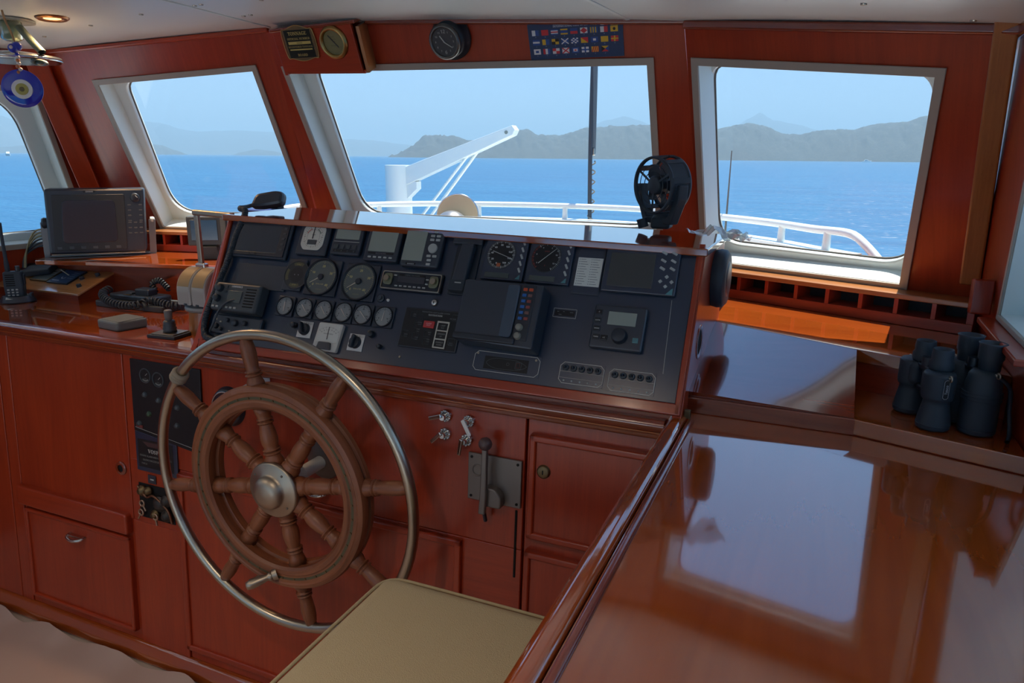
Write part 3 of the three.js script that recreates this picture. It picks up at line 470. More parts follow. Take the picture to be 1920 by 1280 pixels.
  const flags = canvasTex(1152, 384, (g, W, H) => {
    g.fillStyle = '#173d66'; g.fillRect(0, 0, W, H); text(g, 'INTERNATIONAL CODE OF SIGNALS', 570, 24, 30, '#b9cbd8', 'sans-serif', 'center', 'bold');
    const K = { r: '#c8303c', b: '#1d4f97', w: '#d8dde0', y: '#d6b02e', k: '#15161a', n: null }; const r = (c, x, y, w, h) => { g.fillStyle = K[c]; g.fillRect(x, y, w, h); }; const tri = (c, ...p) => { g.fillStyle = K[c]; g.beginPath(); g.moveTo(p[0], p[1]); for (let i = 2; i < p.length; i += 2) g.lineTo(p[i], p[i + 1]); g.fill(); };
    const st = (c, x, y, w, h, v) => c.split('').forEach((q, i) => v ? r(q, x + w * i / c.length, y, w / c.length + 0.5, h) : r(q, x, y + h * i / c.length, w, h / c.length + 0.5));
    const draw = { A: (x, y, w, h) => st('wb', x, y, w, h, 1), B: (x, y, w, h) => r('r', x, y, w, h), C: (x, y, w, h) => st('bwrwb', x, y, w, h), D: (x, y, w, h) => st('ybby', x, y, w, h), E: (x, y, w, h) => st('br', x, y, w, h), F: (x, y, w, h) => { r('w', x, y, w, h); tri('r', x + w / 2, y, x + w, y + h / 2, x + w / 2, y + h, x, y + h / 2); }, G: (x, y, w, h) => st('ybybyb', x, y, w, h, 1), H: (x, y, w, h) => st('wr', x, y, w, h, 1), I: (x, y, w, h) => { r('y', x, y, w, h); g.fillStyle = K.k; g.beginPath(); g.arc(x + w / 2, y + h / 2, h * 0.26, 0, 7); g.fill(); },
      J: (x, y, w, h) => st('bwb', x, y, w, h), K: (x, y, w, h) => st('yb', x, y, w, h, 1), L: (x, y, w, h) => { st('yk', x, y, w, h / 2, 1); st('ky', x, y + h / 2, w, h / 2, 1); }, M: (x, y, w, h) => { r('b', x, y, w, h); g.strokeStyle = K.w; g.lineWidth = 12; g.beginPath(); g.moveTo(x, y); g.lineTo(x + w, y + h); g.moveTo(x + w, y); g.lineTo(x, y + h); g.stroke(); }, N: (x, y, w, h) => { for (let i = 0; i < 4; i++) for (let j = 0; j < 4; j++) r((i + j) % 2 ? 'w' : 'b', x + w * i / 4, y + h * j / 4, w / 4, h / 4); }, O: (x, y, w, h) => { r('r', x, y, w, h); tri('y', x, y, x, y + h, x + w, y + h); }, P: (x, y, w, h) => { r('b', x, y, w, h); r('w', x + w * 0.3, y + h * 0.3, w * 0.4, h * 0.4); }, Q: (x, y, w, h) => r('y', x, y, w, h), R: (x, y, w, h) => { r('r', x, y, w, h); r('y', x + w * 0.4, y, w * 0.2, h); r('y', x, y + h * 0.38, w, h * 0.24); },
      S: (x, y, w, h) => { r('w', x, y, w, h); r('b', x + w * 0.28, y + h * 0.3, w * 0.44, h * 0.4); }, T: (x, y, w, h) => st('rwb', x, y, w, h, 1), U: (x, y, w, h) => { st('rw', x, y, w, h / 2, 1); st('wr', x, y + h / 2, w, h / 2, 1); }, V: (x, y, w, h) => { r('w', x, y, w, h); g.strokeStyle = K.r; g.lineWidth = 12; g.beginPath(); g.moveTo(x, y); g.lineTo(x + w, y + h); g.moveTo(x + w, y); g.lineTo(x, y + h); g.stroke(); }, W: (x, y, w, h) => { r('b', x, y, w, h); r('w', x + w * 0.2, y + h * 0.24, w * 0.6, h * 0.52); r('r', x + w * 0.36, y + h * 0.38, w * 0.28, h * 0.24); }, X: (x, y, w, h) => { r('w', x, y, w, h); r('b', x + w * 0.4, y, w * 0.2, h); r('b', x, y + h * 0.38, w, h * 0.24); }, Y: (x, y, w, h) => { r('y', x, y, w, h); for (let i = 0; i < 4; i++) tri('r', x + w * (i * 0.3), y + h, x + w * Math.min(1, i * 0.3 + 0.15), y + h, x + w * Math.min(1, i * 0.3 + 0.45), y, x + w * Math.min(1, i * 0.3 + 0.3), y); }, Z: (x, y, w, h) => { tri('y', x, y, x + w, y, x + w / 2, y + h / 2); tri('k', x, y, x, y + h, x + w / 2, y + h / 2); tri('b', x + w, y, x + w, y + h, x + w / 2, y + h / 2); tri('r', x, y + h, x + w, y + h, x + w / 2, y + h / 2); } };
    'ABCDEFGHIJKLMNOPQRSTUVWXYZ'.split('').forEach((q, i) => { const x = 44 + (i % 9) * 121, y = 56 + Math.floor(i / 9) * 106; draw[q](x, y, 88, 62); text(g, q, x + 44, y + 78, 18, '#a9bccb'); });
  });
  part('placard_board', new THREE.BoxGeometry(0.291, 0.1, 0.003), S(lin(0.02, 0.07, 0.16), 0.4), f);
  part('placard_print', new THREE.PlaneGeometry(0.288, 0.097), P({ map: flags, roughness: 0.35 }), f, [0, 0, 0.0019]);
}

// ------------------------------------------------------------------ instruments on the sloping board, each lying on its surface
function unit(name, label, cat, u, v, w, h, d, m = M.plastic, o = {}) {
  const t = thing(name, label, cat, onBoard(u, v, 0.0006), o.group); t.rotation.x = PR;
  part('housing', rb(w, h, d, o.r ?? 0.005, 3).translate(0, 0, d / 2), m, t); return t;
}
const dialTex = {};
const dialFace = (key, draw, px = 256) => dialTex[key] ??= printed(px, px, draw, { roughness: 0.45 });
function ticks(g, c, r0, r1, n, a0, a1, color, lw, major = 5, r2 = r0) { g.strokeStyle = color; for (let i = 0; i <= n; i++) { const a = (a0 + (a1 - a0) * i / n) * Math.PI / 180; g.lineWidth = i % major ? lw : lw * 1.8; g.beginPath(); g.moveTo(c + (i % major ? r0 : r2) * Math.cos(a), c - (i % major ? r0 : r2) * Math.sin(a)); g.lineTo(c + r1 * Math.cos(a), c - r1 * Math.sin(a)); g.stroke(); } }
function nums(g, c, r, list, a0, a1, px, color) { list.forEach((s, i) => { const a = (a0 + (a1 - a0) * i / (list.length - 1)) * Math.PI / 180; text(g, s, c + r * Math.cos(a), c - r * Math.sin(a), px, color, 'sans-serif', 'center', 'bold'); }); }
function needle(t, len, tail, ang, z, m = M.needle, w = 0.0026) { part('needle', ext(poly([[-w / 2, -tail], [w / 2, -tail], [w * 0.25, len], [-w * 0.25, len]]), 0.001), m, t, [0, 0, z], [0, 0, (ang - 90) * Math.PI / 180]); }
const keyGeo = {}; const keyRow = (t, list, w, h, z, m = M.key, r = 0.0015) => { const g = keyGeo[w + '_' + h + '_' + r] ??= rb(w, h, 0.003, r, 2); for (const [x, y, a = 0, mm] of list) part('button', g, mm ?? m, t, [x, y, z], [0, 0, a]); };
const screen = (t, w, h, x, y, z, m = M.screen, name = 'screen') => part(name, rb(w, h, 0.002, 0.0009), m, t, [x, y, z]);
const label = (t, name, w, h, x, y, z, px, draw, o) => part(name, plate(w, h, 0.0006), printed(Math.round(w * px), Math.round(h * px), draw, o), t, [x, y, z]);

{ // wide plotter, upper left
  const t = unit('chart_plotter', 'wide dark plotter screen at the upper left corner of the black board', 'plotter', -1.249, 0.309, 0.212, 0.112, 0.012);
  part('bezel', ext(poly(rrect(0.198, 0.1, 0.005), [rrect(0.166, 0.084, 0.003, -0.011, 0.003)]), 0.004, 0.001), M.black, t, [0, 0, 0.0115]);
  screen(t, 0.166, 0.084, -0.011, 0.003, 0.0125);
  keyRow(t, [0, 1, 2, 3, 4].map((k) => [0.087, 0.036 - k * 0.016]), 0.011, 0.007, 0.0155, M.greyPlastic);
  label(t, 'maker_mark', 0.03, 0.006, -0.01, -0.0445, 0.0163, 3000, (g, w, h) => { g.fillStyle = '#15181d'; g.fillRect(0, 0, w, h); text(g, 'NAVNET', w / 2, h / 2, 13, '#8d959a'); });
}
{
  const t = unit('wind_indicator', 'square instrument with a pale octagonal dial and centre needle in the top row', 'indicator', -1.062, 0.324, 0.104, 0.101, 0.012);
  part('dial', ext(poly(roundPoly([[-0.026, -0.039], [0.026, -0.039], [0.038, -0.024], [0.038, 0.024], [0.026, 0.039], [-0.026, 0.039], [-0.038, 0.024], [-0.038, -0.024]], 0.006)), 0.002), S(lin(0.60, 0.60, 0.54), 0.5), t, [0, 0.003, 0.0115]);
  part('dial_print', new THREE.CircleGeometry(0.0345, 48), dialFace('wind', (g) => { g.fillStyle = '#d2d0c4'; g.fillRect(0, 0, 256, 256); ticks(g, 128, 104, 122, 36, 0, 360, '#333', 2.5, 3, 98); g.strokeStyle = '#b2463c'; g.lineWidth = 9; g.beginPath(); g.arc(128, 128, 92, -2.75, -1.95); g.stroke(); g.strokeStyle = '#59665a'; g.beginPath(); g.arc(128, 128, 92, -1.2, -0.4); g.stroke(); g.strokeStyle = '#444'; g.lineWidth = 2; g.beginPath(); g.arc(128, 128, 80, 0, 7); g.stroke(); text(g, 'WIND', 128, 104, 17, '#444'); }), t, [0, 0.003, 0.0138]);
  screen(t, 0.031, 0.014, 0, -0.013, 0.0145, M.greyPlastic, 'digit_window'); const n = new THREE.Group(); needle(t, 0.03, 0.008, 90, 0.0155, M.black, 0.003);
  t.children.at(-1).position.y = 0.005;
}
{
  const t = unit('depth_display', 'small black depth display with grey screen over four round keys', 'display', -0.947, 0.327, 0.096, 0.092, 0.013);
  screen(t, 0.078, 0.036, 0, 0.017, 0.0135, M.lcd); part('divider_line', rb(0.084, 0.0015, 0.001, 0.0004), M.key, t, [0, -0.008, 0.0133]);
  keyRow(t, [-0.03, -0.01, 0.01, 0.03].map((x) => [x, -0.0235]), 0.014, 0.013, 0.014, M.greyPlastic, 0.006);
  label(t, 'key_print', 0.074, 0.007, 0, -0.035, 0.0135, 2400, (g, w, h) => { g.fillStyle = '#1b2026'; g.fillRect(0, 0, w, h); ['A', 'B', 'C', 'D'].forEach((s, i) => text(g, s, w * (0.09 + i * 0.273), h / 2, 12, '#9aa')); });
}
{
  const t = unit('sounder_display', 'black sounder with a big square grey screen, third grey screen in the top row', 'display', -0.827, 0.320, 0.106, 0.101, 0.016);
  screen(t, 0.084, 0.066, 0, 0.009, 0.0165, M.lcd);
  label(t, 'print_strip', 0.08, 0.005, 0, -0.029, 0.0163, 3000, (g, w, h) => { g.fillStyle = '#171b20'; g.fillRect(0, 0, w, h); text(g, 'MULTI FUNCTION', w * 0.5, h / 2, 12, '#aab'); });
  keyRow(t, [-0.033, -0.0165, 0, 0.0165, 0.033].map((x) => [x, -0.040]), 0.010, 0.005, 0.0165);
}
{
  const t = unit('gps_receiver', 'black satellite navigator with a tall grey screen, keypad and round cursor pad', 'navigator', -0.704, 0.314, 0.114, 0.108, 0.02, M.plastic, { r: 0.008 });
  screen(t, 0.062, 0.084, -0.022, 0.004, 0.0205, M.lcd);
  part('cursor_pad', disc(0.0125, 0.0135, 0.004, 28), M.key, t, [0.0335, -0.001, 0.0215]);
  keyRow(t, [[0.0335, 0.045], [0.0265, 0.0335], [0.0435, 0.0335], [0.0265, 0.0225], [0.0435, 0.0225], [0.0265, -0.0225], [0.0435, -0.0225], [0.03, -0.034], [0.03, -0.045]], 0.0125, 0.0068, 0.021, M.key, 0.0025);
  label(t, 'maker_mark', 0.03, 0.006, -0.022, -0.0465, 0.0203, 3000, (g, w, h) => { g.fillStyle = '#171b20'; g.fillRect(0, 0, w, h); text(g, 'GARMIN', w / 2, h / 2, 15, '#b9c0c2', 'sans-serif', 'center', 'bold'); });
}
{
  const t = thing('synchroniser_gauge', 'round dark synchroniser gauge with yellow arcs, left of the two tachometers', 'gauge', onBoard(-1.0945, 0.214, 0.0006)); t.rotation.x = PR;
  part('case_plate', rb(0.066, 0.094, 0.006, 0.004).translate(-0.004, 0, 0.003), M.plastic, t);
  part('gauge_dial', new THREE.CircleGeometry(0.04, 40), dialFace('sync', (g) => { g.fillStyle = '#272d33'; g.fillRect(0, 0, 256, 256); g.lineWidth = 30; g.strokeStyle = '#57583f'; for (const a of [-1.57, 1.57, 3.1]) { g.beginPath(); g.arc(128, 128, 104, a - 0.5, a + 0.5); g.stroke(); } g.fillStyle = '#1b2026'; g.beginPath(); g.arc(128, 128, 72, 0, 7); g.fill(); text(g, 'SYNC', 128, 34, 22, '#a49a5a'); text(g, 'RPM', 128, 222, 22, '#a49a5a'); g.fillStyle = '#8d949a'; g.beginPath(); g.arc(108, 128, 5, 0, 7); g.arc(148, 128, 5, 0, 7); g.fill(); }), t, [0.004, 0, 0.0068]);
  part('rim', new THREE.TorusGeometry(0.041, 0.002, 8, 48), M.black, t, [0.004, 0, 0.006]);
}
const tachDraw = (g) => { g.fillStyle = '#616866'; g.fillRect(0, 0, 384, 384); ticks(g, 192, 160, 180, 40, 225, -45, '#c3b97c', 2.5, 10, 150); nums(g, 192, 122, ['0', '10', '20', '30', '40'], 225, -45, 36, '#ccc07a'); text(g, 'RPM x100', 192, 272, 22, '#c3b97c'); text(g, '0000000', 192, 330, 20, '#8d8a66'); };
for (const [u, v, ang, side] of [[-1.0015, 0.2125, 212, 'left'], [-0.8765, 0.2085, 214, 'right']]) {
  const t = unit('tachometer', side === 'left' ? 'large grey dial tachometer beside the synchroniser gauge' : 'large grey dial tachometer beside the car stereo', 'tachometer', u, v, 0.106, 0.104, 0.006, M.plastic, { group: 'engine tachometers' });
  part('bezel', latheZ([[0.048, 0.006], [0.0505, 0.014], [0.0535, 0.012], [0.0545, 0.005], [0.048, 0.005]], 48), M.black, t, [-0.003, 0.001, 0]);
  part('dial', new THREE.CircleGeometry(0.0495, 48), dialFace('tach', tachDraw, 384), t, [-0.003, 0.001, 0.0072]);
  needle(t, 0.037, 0.006, ang, 0.0105, M.needle, 0.003); t.children.at(-1).position.set(-0.003, 0.001, 0.0105);
  part('needle_hub', disc(0.008, 0.009, 0.004, 20), M.black, t, [-0.003, 0.001, 0.011]);
}
const miniDraw = (k) => (g) => { g.fillStyle = '#8f9596'; g.fillRect(0, 0, 160, 160); ticks(g, 80, 60, 74, 20, 215, -35, '#22262a', 2.5, 5, 54); nums(g, 80, 44, k, 200, -20, 17, '#1d2124'); };
[[-1.101, 275, 'oil pressure gauge, first from the left in the row of six small gauges', ['0', '5', '10']], [-1.034, 315, 'temperature gauge, second from the left in the row of six small gauges', ['40', '80', '120']], [-0.970, 310, 'battery gauge, third from the left in the row of six small gauges', ['8', '12', '16']], [-0.904, 312, 'battery gauge, third from the right in the row of six small gauges', ['8', '12', '16']], [-0.842, 318, 'temperature gauge, second from the right in the row of six small gauges', ['40', '80', '120']], [-0.777, 85, 'oil pressure gauge, last on the right in the row of six small gauges', ['0', '5', '10']]].forEach(([u, ang, lab, k]) => {
  const t = unit('engine_gauge', 'small round ' + lab, 'gauge', u, 0.1205, 0.0585, 0.058, 0.006, M.plastic, { group: 'row of six small engine gauges', r: 0.004 });
  part('bezel', latheZ([[0.0245, 0.006], [0.026, 0.0115], [0.028, 0.010], [0.0285, 0.005], [0.0245, 0.005]], 36), M.black, t);
  part('dial', new THREE.CircleGeometry(0.0255, 36), dialFace('mini' + k[0], miniDraw(k), 160), t, [0, 0, 0.0072]);
  needle(t, 0.016, 0.012, ang, 0.009, S(lin(0.62, 0.55, 0.5), 0.5), 0.0024);
});
{
  const t = unit('car_stereo', 'black car stereo with silver knob ends on the instrument board', 'stereo', -0.719, 0.222, 0.182, 0.054, 0.008, M.black, { r: 0.004 });
  part('chrome_frame', ext(poly(rrect(0.178, 0.05, 0.006), [rrect(0.172, 0.044, 0.005)]), 0.004, 0.001), M.steel, t, [0, 0, 0.0075]);
  for (const s of [-1, 1]) { const k = part('end_trim', ext(poly(roundPoly([[-0.014, -0.016], [0.010, -0.016], [0.014, 0], [0.010, 0.016], [-0.014, 0.016]], 0.008)), 0.005, 0.0015), S(lin(0.22, 0.24, 0.16), 0.35, 0.7), t, [s * 0.07, 0.002, 0.009], [0, 0, s < 0 ? Math.PI : 0]); part('knob', disc(0.008, 0.009, 0.01, 24), M.steel, k, [0, 0, 0.008]); }
  screen(t, 0.082, 0.018, 0.0, 0.004, 0.0095, M.screen, 'display_window');
  keyRow(t, [...Array(7)].map((_, k) => [-0.042 + k * 0.014, -0.0145]).concat([[0.048, 0.008], [0.048, -0.004], [-0.05, 0.014]]), 0.009, 0.004, 0.0095, M.key);
  label(t, 'print_strip', 0.08, 0.005, 0, 0.0165, 0.0088, 2600, (g, w, h) => { g.fillStyle = '#101317'; g.fillRect(0, 0, w, h); text(g, 'COMPACT DISC PLAYER', w / 2, h / 2, 11, '#9aa3a5'); });
}
part('blank_plate', rb(0.196, 0.074, 0.003, 0.001).translate(0, 0, 0.0025), M.plastic, scene, onBoard(-1.219, 0.199), [PR, 0, 0]);
tag(scene.children.at(-1), 'plain black blanking plate under the wide plotter', 'cover plate');
{ // fixed radio with a detachable microphone
  const t = unit('vhf_radio', 'dark grey marine radio set with knobs and speaker grille at the left of the board', 'radio', -1.252, 0.122, 0.165, 0.084, 0.04, M.greyPlastic, { r: 0.008 });
  screen(t, 0.049, 0.036, -0.002, 0.0, 0.0408, M.lcdDim);
  for (let k = 0; k < 7; k++) part('grille_slot', rb(0.036, 0.0032, 0.002, 0.001), M.hole, t, [0.052, 0.026 - k * 0.0085, 0.0402]);
  for (const [x, y, r] of [[-0.06, 0.022, 0.011], [-0.06, -0.008, 0.010]]) part('knob', latheZ([[0, 0.014], [r * 0.85, 0.014], [r, 0.01], [r * 1.05, 0]], 24), M.black, t, [x, y, 0.04]);
  keyRow(t, [[-0.038, 0.028], [-0.038, 0.014]], 0.008, 0.008, 0.041, M.rub, 0.0035); keyRow(t, [-0.07, -0.055, -0.035, -0.02, -0.005, 0.01].map((x) => [x, -0.032]), 0.009, 0.0055, 0.041, M.key, 0.002);
  label(t, 'maker_mark', 0.048, 0.008, -0.002, 0.031, 0.0405, 2600, (g, w, h) => { g.fillStyle = '#3b4146'; g.fillRect(0, 0, w, h); text(g, 'LOWRANCE', w / 2, h / 2, 19, '#d3d6d6', 'sans-serif', 'center', 'bold'); });
}
{
  const t = unit('radio_control_box', 'low dark radio panel with small knobs under the marine radio', 'panel', -1.246, 0.046, 0.178, 0.056, 0.016, M.plastic);
  for (const [x, y, r] of [[-0.066, -0.008, 0.008], [-0.03, 0.012, 0.006], [0.0, 0.006, 0.009], [0.035, 0.008, 0.007], [-0.045, -0.016, 0.005]]) part('knob', latheZ([[0, 0.01], [r * 0.85, 0.01], [r, 0.007], [r * 1.05, 0]], 20), M.black, t, [x, y, 0.016]);
  keyRow(t, [[-0.074, 0.012], [-0.055, 0.006], [0.062, -0.006], [-0.015, -0.018], [0.015, -0.018]], 0.008, 0.005, 0.0165, M.steel);
  part('lead', tube([[0.02, 0.075, 0.03], [-0.02, 0.06, 0.045], [-0.045, 0.03, 0.045], [-0.055, -0.005, 0.04], [-0.075, -0.024, 0.026], [-0.085, -0.028, 0.014]], 0.003, 40, 8), M.rub, t);
}
for (const [u, v, lab, a] of [[-1.017, 0.062, 'left of the white rudder indicator', 0.4], [-0.845, 0.044, 'right of the white rudder indicator', -0.12]]) {
  const t = unit('rotary_switch', 'square white plate with a black rotary switch, ' + lab, 'switch', u, v, 0.047, 0.046, 0.002, M.whitePaint, { group: 'white plate rotary switches', r: 0.001 });
  part('switch_knob', merge(latheZ([[0, 0.012], [0.014, 0.012], [0.0155, 0.009], [0.017, 0]], 30), rb(0.009, 0.036, 0.016, 0.004).translate(0, 0, 0.016)), M.black, t, [0, 0, 0.002], [0, 0, a]);
  label(t, 'switch_print', 0.044, 0.008, 0, 0.018, 0.0024, 2200, (g, w, h) => { g.fillStyle = '#c6c8c4'; g.fillRect(0, 0, w, h); text(g, '1   0   2', w / 2, h / 2, 13, '#222'); });
}
{
  const t = thing('rudder_indicator', 'white tapered rudder angle indicator between the two rotary switches', 'indicator', onBoard(-0.931, 0.05, 0.0006)); t.rotation.x = PR;
  part('housing', ext(poly(roundPoly([[-0.041, -0.042], [0.037, -0.042], [0.042, 0.036], [-0.036, 0.036]], 0.006)), 0.012, 0.002), S(lin(0.60, 0.61, 0.57), 0.4), t);
  part('scale_print', plate(0.068, 0.052, 0.0006), printed(340, 260, (g) => { g.fillStyle = '#d2d6d0'; g.fillRect(0, 0, 340, 260); g.strokeStyle = '#3a3f40'; for (let i = -9; i <= 9; i++) { const a = -Math.PI / 2 + i * 0.075; g.lineWidth = i % 3 ? 2 : 4; g.beginPath(); g.moveTo(170 + 250 * Math.cos(a), 290 + 250 * Math.sin(a)); g.lineTo(170 + (i % 3 ? 236 : 226) * Math.cos(a), 290 + (i % 3 ? 236 : 226) * Math.sin(a)); g.stroke(); } ['30', '20', '10', '0', '10', '20', '30'].forEach((s, i) => { const a = -Math.PI / 2 + (i - 3) * 0.2; text(g, s, 170 + 204 * Math.cos(a), 290 + 204 * Math.sin(a), 22, '#3a3f40'); }); text(g, 'RUDDER ANGLE', 170, 142, 22, '#3a3f40'); }), t, [0.002, 0.008, 0.0126]);
  needle(t, 0.034, 0, 92, 0.0136, M.black, 0.0016); t.children.at(-1).position.set(0.002, -0.01, 0.0136);
  part('movement_cover', ext(poly(roundPoly([[-0.024, -0.0], [0.022, 0], [0.018, 0.02], [-0.02, 0.02]], 0.004)), 0.006, 0.001), M.plastic, t, [0, -0.038, 0.0118]);
}
{
  const knob = (u, v, r, lab) => { const o = part('rotary_control', latheZ([[0, 0.014], [r * 0.8, 0.014], [r, 0.01], [r * 1.08, 0]], 24), M.black, scene, onBoard(u, v, 0.0004), [PR, 0, 0]); tag(o, lab, 'knob'); };
  knob(-0.803, 0.071, 0.009, 'black push knob just right of the rudder indicator and its switch'); knob(-0.769, 0.041, 0.006, 'smaller black knob low on the board right of the rotary switch'); knob(-1.055, 0.07, 0.008, 'black knob just left of the left rotary switch');
  const j = thing('jack_socket', 'round black socket with chrome pin below the car stereo', 'socket', onBoard(-0.803, 0.172, 0.0006)); j.rotation.x = PR; part('socket_ring', latheZ([[0.006, 0.004], [0.011, 0.004], [0.012, 0], [0.006, 0]], 24), M.plastic, j); part('socket_core', disc(0.005, 0.005, 0.006, 16), M.greyPlastic, j, [0, 0, 0.003]);
  const k = thing('key_switch', 'chrome key switch above the navigation light panel', 'switch', onBoard(-0.640, 0.173, 0.0006)); k.rotation.x = PR; part('switch_barrel', latheZ([[0, 0.007], [0.006, 0.007], [0.0085, 0.004], [0.0095, 0]], 24), M.chrome, k); part('key_slot', rb(0.002, 0.007, 0.002, 0.0005), M.hole, k, [0, 0, 0.0068]);
  const l = part('indicator_lamp', latheZ([[0, 0.006], [0.003, 0.005], [0.0042, 0]], 16), M.whitePaint, scene, onBoard(-0.779, 0.168, 0.0004), [PR, 0, 0]); tag(l, 'tiny pale indicator lamp right of the round socket', 'lamp');
  const s = part('panel_screw', disc(0.0028, 0.0032, 0.002, 14), M.steel, scene, onBoard(-0.705, 0.022, 0.001), [PR, 0, 0]); tag(s, 'single small screw head low on the board below the light panel', 'screw');
}
{ // navigation lights panel with illuminated keys
  const t = unit('light_panel', 'black navigation light panel with one red key and three white framed keys', 'panel', -0.634, 0.102, 0.168, 0.106, 0.004, M.plastic, { r: 0.002 });
  label(t, 'panel_print', 0.162, 0.1, 0, 0, 0.0046, 4000, (g, w, h) => { g.fillStyle = '#171c21'; g.fillRect(0, 0, w, h); g.scale(w / 648, h / 400); text(g, 'NAVIGATION LIGHT ALARM SYSTEM', 350, 22, 20, '#8f979a'); text(g, 'NAVIGATION', 350, 52, 26, '#b7bcb9', 'sans-serif', 'center', 'bold'); const q = (s1, s2, x, y) => { text(g, s1, x, y, 17, '#8f979a'); text(g, s2, x, y + 20, 15, '#8f979a'); }; q('DIM', 'TEST', 110, 60); q('ANCHOR', '', 555, 70); q('STERN', 'MAIN', 190, 140); q('PORT', 'SIDE', 190, 215); q('STBD', 'SIDE', 190, 300); q('BOW', 'LIGHT', 60, 280); q('MAST', 'AFT', 330, 235); q('TOW', 'LIGHT', 330, 310); q('DECK', 'FLOOD', 590, 320); });
  part('red_key', rb(0.031, 0.0185, 0.004, 0.0015), M.red, t, [-0.005, 0.0115, 0.006]);
  label(t, 'red_key_print', 0.026, 0.012, -0.005, 0.0115, 0.0085, 3000, (g, w, h) => { g.fillStyle = '#b93b40'; g.fillRect(0, 0, w, h); text(g, 'ALARM', w / 2, h * 0.3, 15, '#e6c6c2'); text(g, 'RESET', w / 2, h * 0.72, 13, '#e6c6c2'); });
  part('key_frame', ext(poly(rrect(0.034, 0.07, 0.001), [rrect(0.028, 0.019, 0.001, 0, 0.0215), rrect(0.028, 0.019, 0.001, 0, -0.0005), rrect(0.028, 0.0185, 0.001, 0, -0.0225)]), 0.003), S(lin(0.55, 0.55, 0.48), 0.5), t, [0.0355, -0.012, 0.0046]);
  for (const [y, a, b] of [[0.0215, 'LAMP', 'TEST'], [-0.0005, 'DIMMER', 'UP'], [-0.0225, 'DIMMER', 'DOWN']]) label(t, 'framed_key', 0.027, 0.018, 0.0355, -0.012 + y, 0.0065, 2600, (g, w, h) => { g.fillStyle = '#14181c'; g.fillRect(0, 0, w, h); text(g, a, w / 2, h * 0.35, 14, '#a7aca8'); text(g, b, w / 2, h * 0.7, 13, '#a7aca8'); });
  for (const [x, y] of [[-0.069, -0.018], [-0.037, 0.028], [-0.037, 0.006], [-0.037, -0.022], [-0.004, -0.013], [-0.004, -0.033], [0.065, 0.036], [0.067, -0.026], [-0.055, 0.033]]) part('small_key', ext(poly(rrect(0.019, 0.016, 0.002), [rrect(0.0178, 0.0148, 0.002)]), 0.0012), M.greyPlastic, t, [x, y, 0.0046]);
}
{ // handset in its vertical cradle
  const t = thing('wired_handset', 'slim black handset in a tall recessed cradle near the middle of the board', 'handset', onBoard(-0.575, 0.275, 0.0006)); t.rotation.x = PR;
  part('cradle_plate', rb(0.07, 0.158, 0.004, 0.002).translate(0, 0.004, 0.002), M.black, t); part('cradle_head', rb(0.084, 0.03, 0.012, 0.003), M.plastic, t, [-0.005, 0.074, 0.006]);
  part('handset_body', ext(poly(roundPoly([[-0.022, -0.062], [0.016, -0.062], [0.022, 0.058], [-0.014, 0.058]], 0.006)), 0.022, 0.005), M.plastic, t, [0, 0.0, 0.003]);
  part('lower_clip', rb(0.046, 0.03, 0.024, 0.004), M.rub, t, [-0.004, -0.056, 0.014]); part('silver_mark', rb(0.018, 0.003, 0.001, 0.0004), M.key, t, [0.001, -0.05, 0.0262]);
}
const dash = [[-0.4685, 'black square dial with white speed scale and one needle, upper right of the board', ['0', '20', '40', '60', '80', '100', '120', '140', '160'], -18, false], [-0.348, 'black square dial with a red left arc, next to the white key card', ['10', '8', '6', '4', '2', '0'], 222, true]];
for (const [u, lab, list, ang, red] of dash) {
  const t = unit('dial_display', lab, 'display', u, 0.3015, 0.114, 0.112, 0.01, M.board, { group: 'pair of analogue dial displays', r: 0.003 });
  part('dial', new THREE.CircleGeometry(0.038, 48), dialFace('bg' + red, (g) => { g.fillStyle = '#14181d'; g.fillRect(0, 0, 320, 320); if (red) { ticks(g, 160, 138, 156, 24, 230, 130, '#a8433c', 3, 4, 132); ticks(g, 160, 138, 156, 30, 125, -60, '#d5dada', 3, 5, 130); nums(g, 160, 112, ['8', '6', '4', '2', '10', '15'], 215, -35, 22, '#c4caca'); text(g, 'WIND', 160, 96, 22, '#a8433c'); text(g, '0', 160, 250, 24, '#a8433c'); } else { ticks(g, 160, 136, 157, 72, 0, 360, '#dde2df', 3, 4, 128); nums(g, 160, 106, list, 250, -60, 27, '#dde2df'); g.fillStyle = '#b0603c'; g.fillRect(130, 258, 44, 40); } }, 320), t, [-0.011, 0.0115, 0.0106]);
  part('dial_rim', new THREE.TorusGeometry(0.0385, 0.0008, 6, 48), M.greyPlastic, t, [-0.011, 0.0115, 0.0104]);
  needle(t, 0.034, red ? 0.024 : 0.024, red ? 44 : ang, 0.0118, M.key, 0.0018); t.children.at(-1).position.set(-0.011, 0.0115, 0.0118);
  screen(t, 0.066, 0.0135, -0.012, -0.044, 0.0105, M.lcdDim, 'digit_window');
  keyRow(t, [0.045, 0.027, 0.009, -0.009, -0.027].map((y) => [0.045, y, 0.5]), 0.0055, 0.0135, 0.0105, M.key, 0.0027);
  part('corner_emblem', ext(poly([[0.006, -0.006], [0.006, 0.006], [0.003, 0.004], [0, 0], [-0.006, -0.006]]), 0.001), S(lin(0.10, 0.28, 0.3), 0.4), t, [0.044, -0.045, 0.0102]);
}
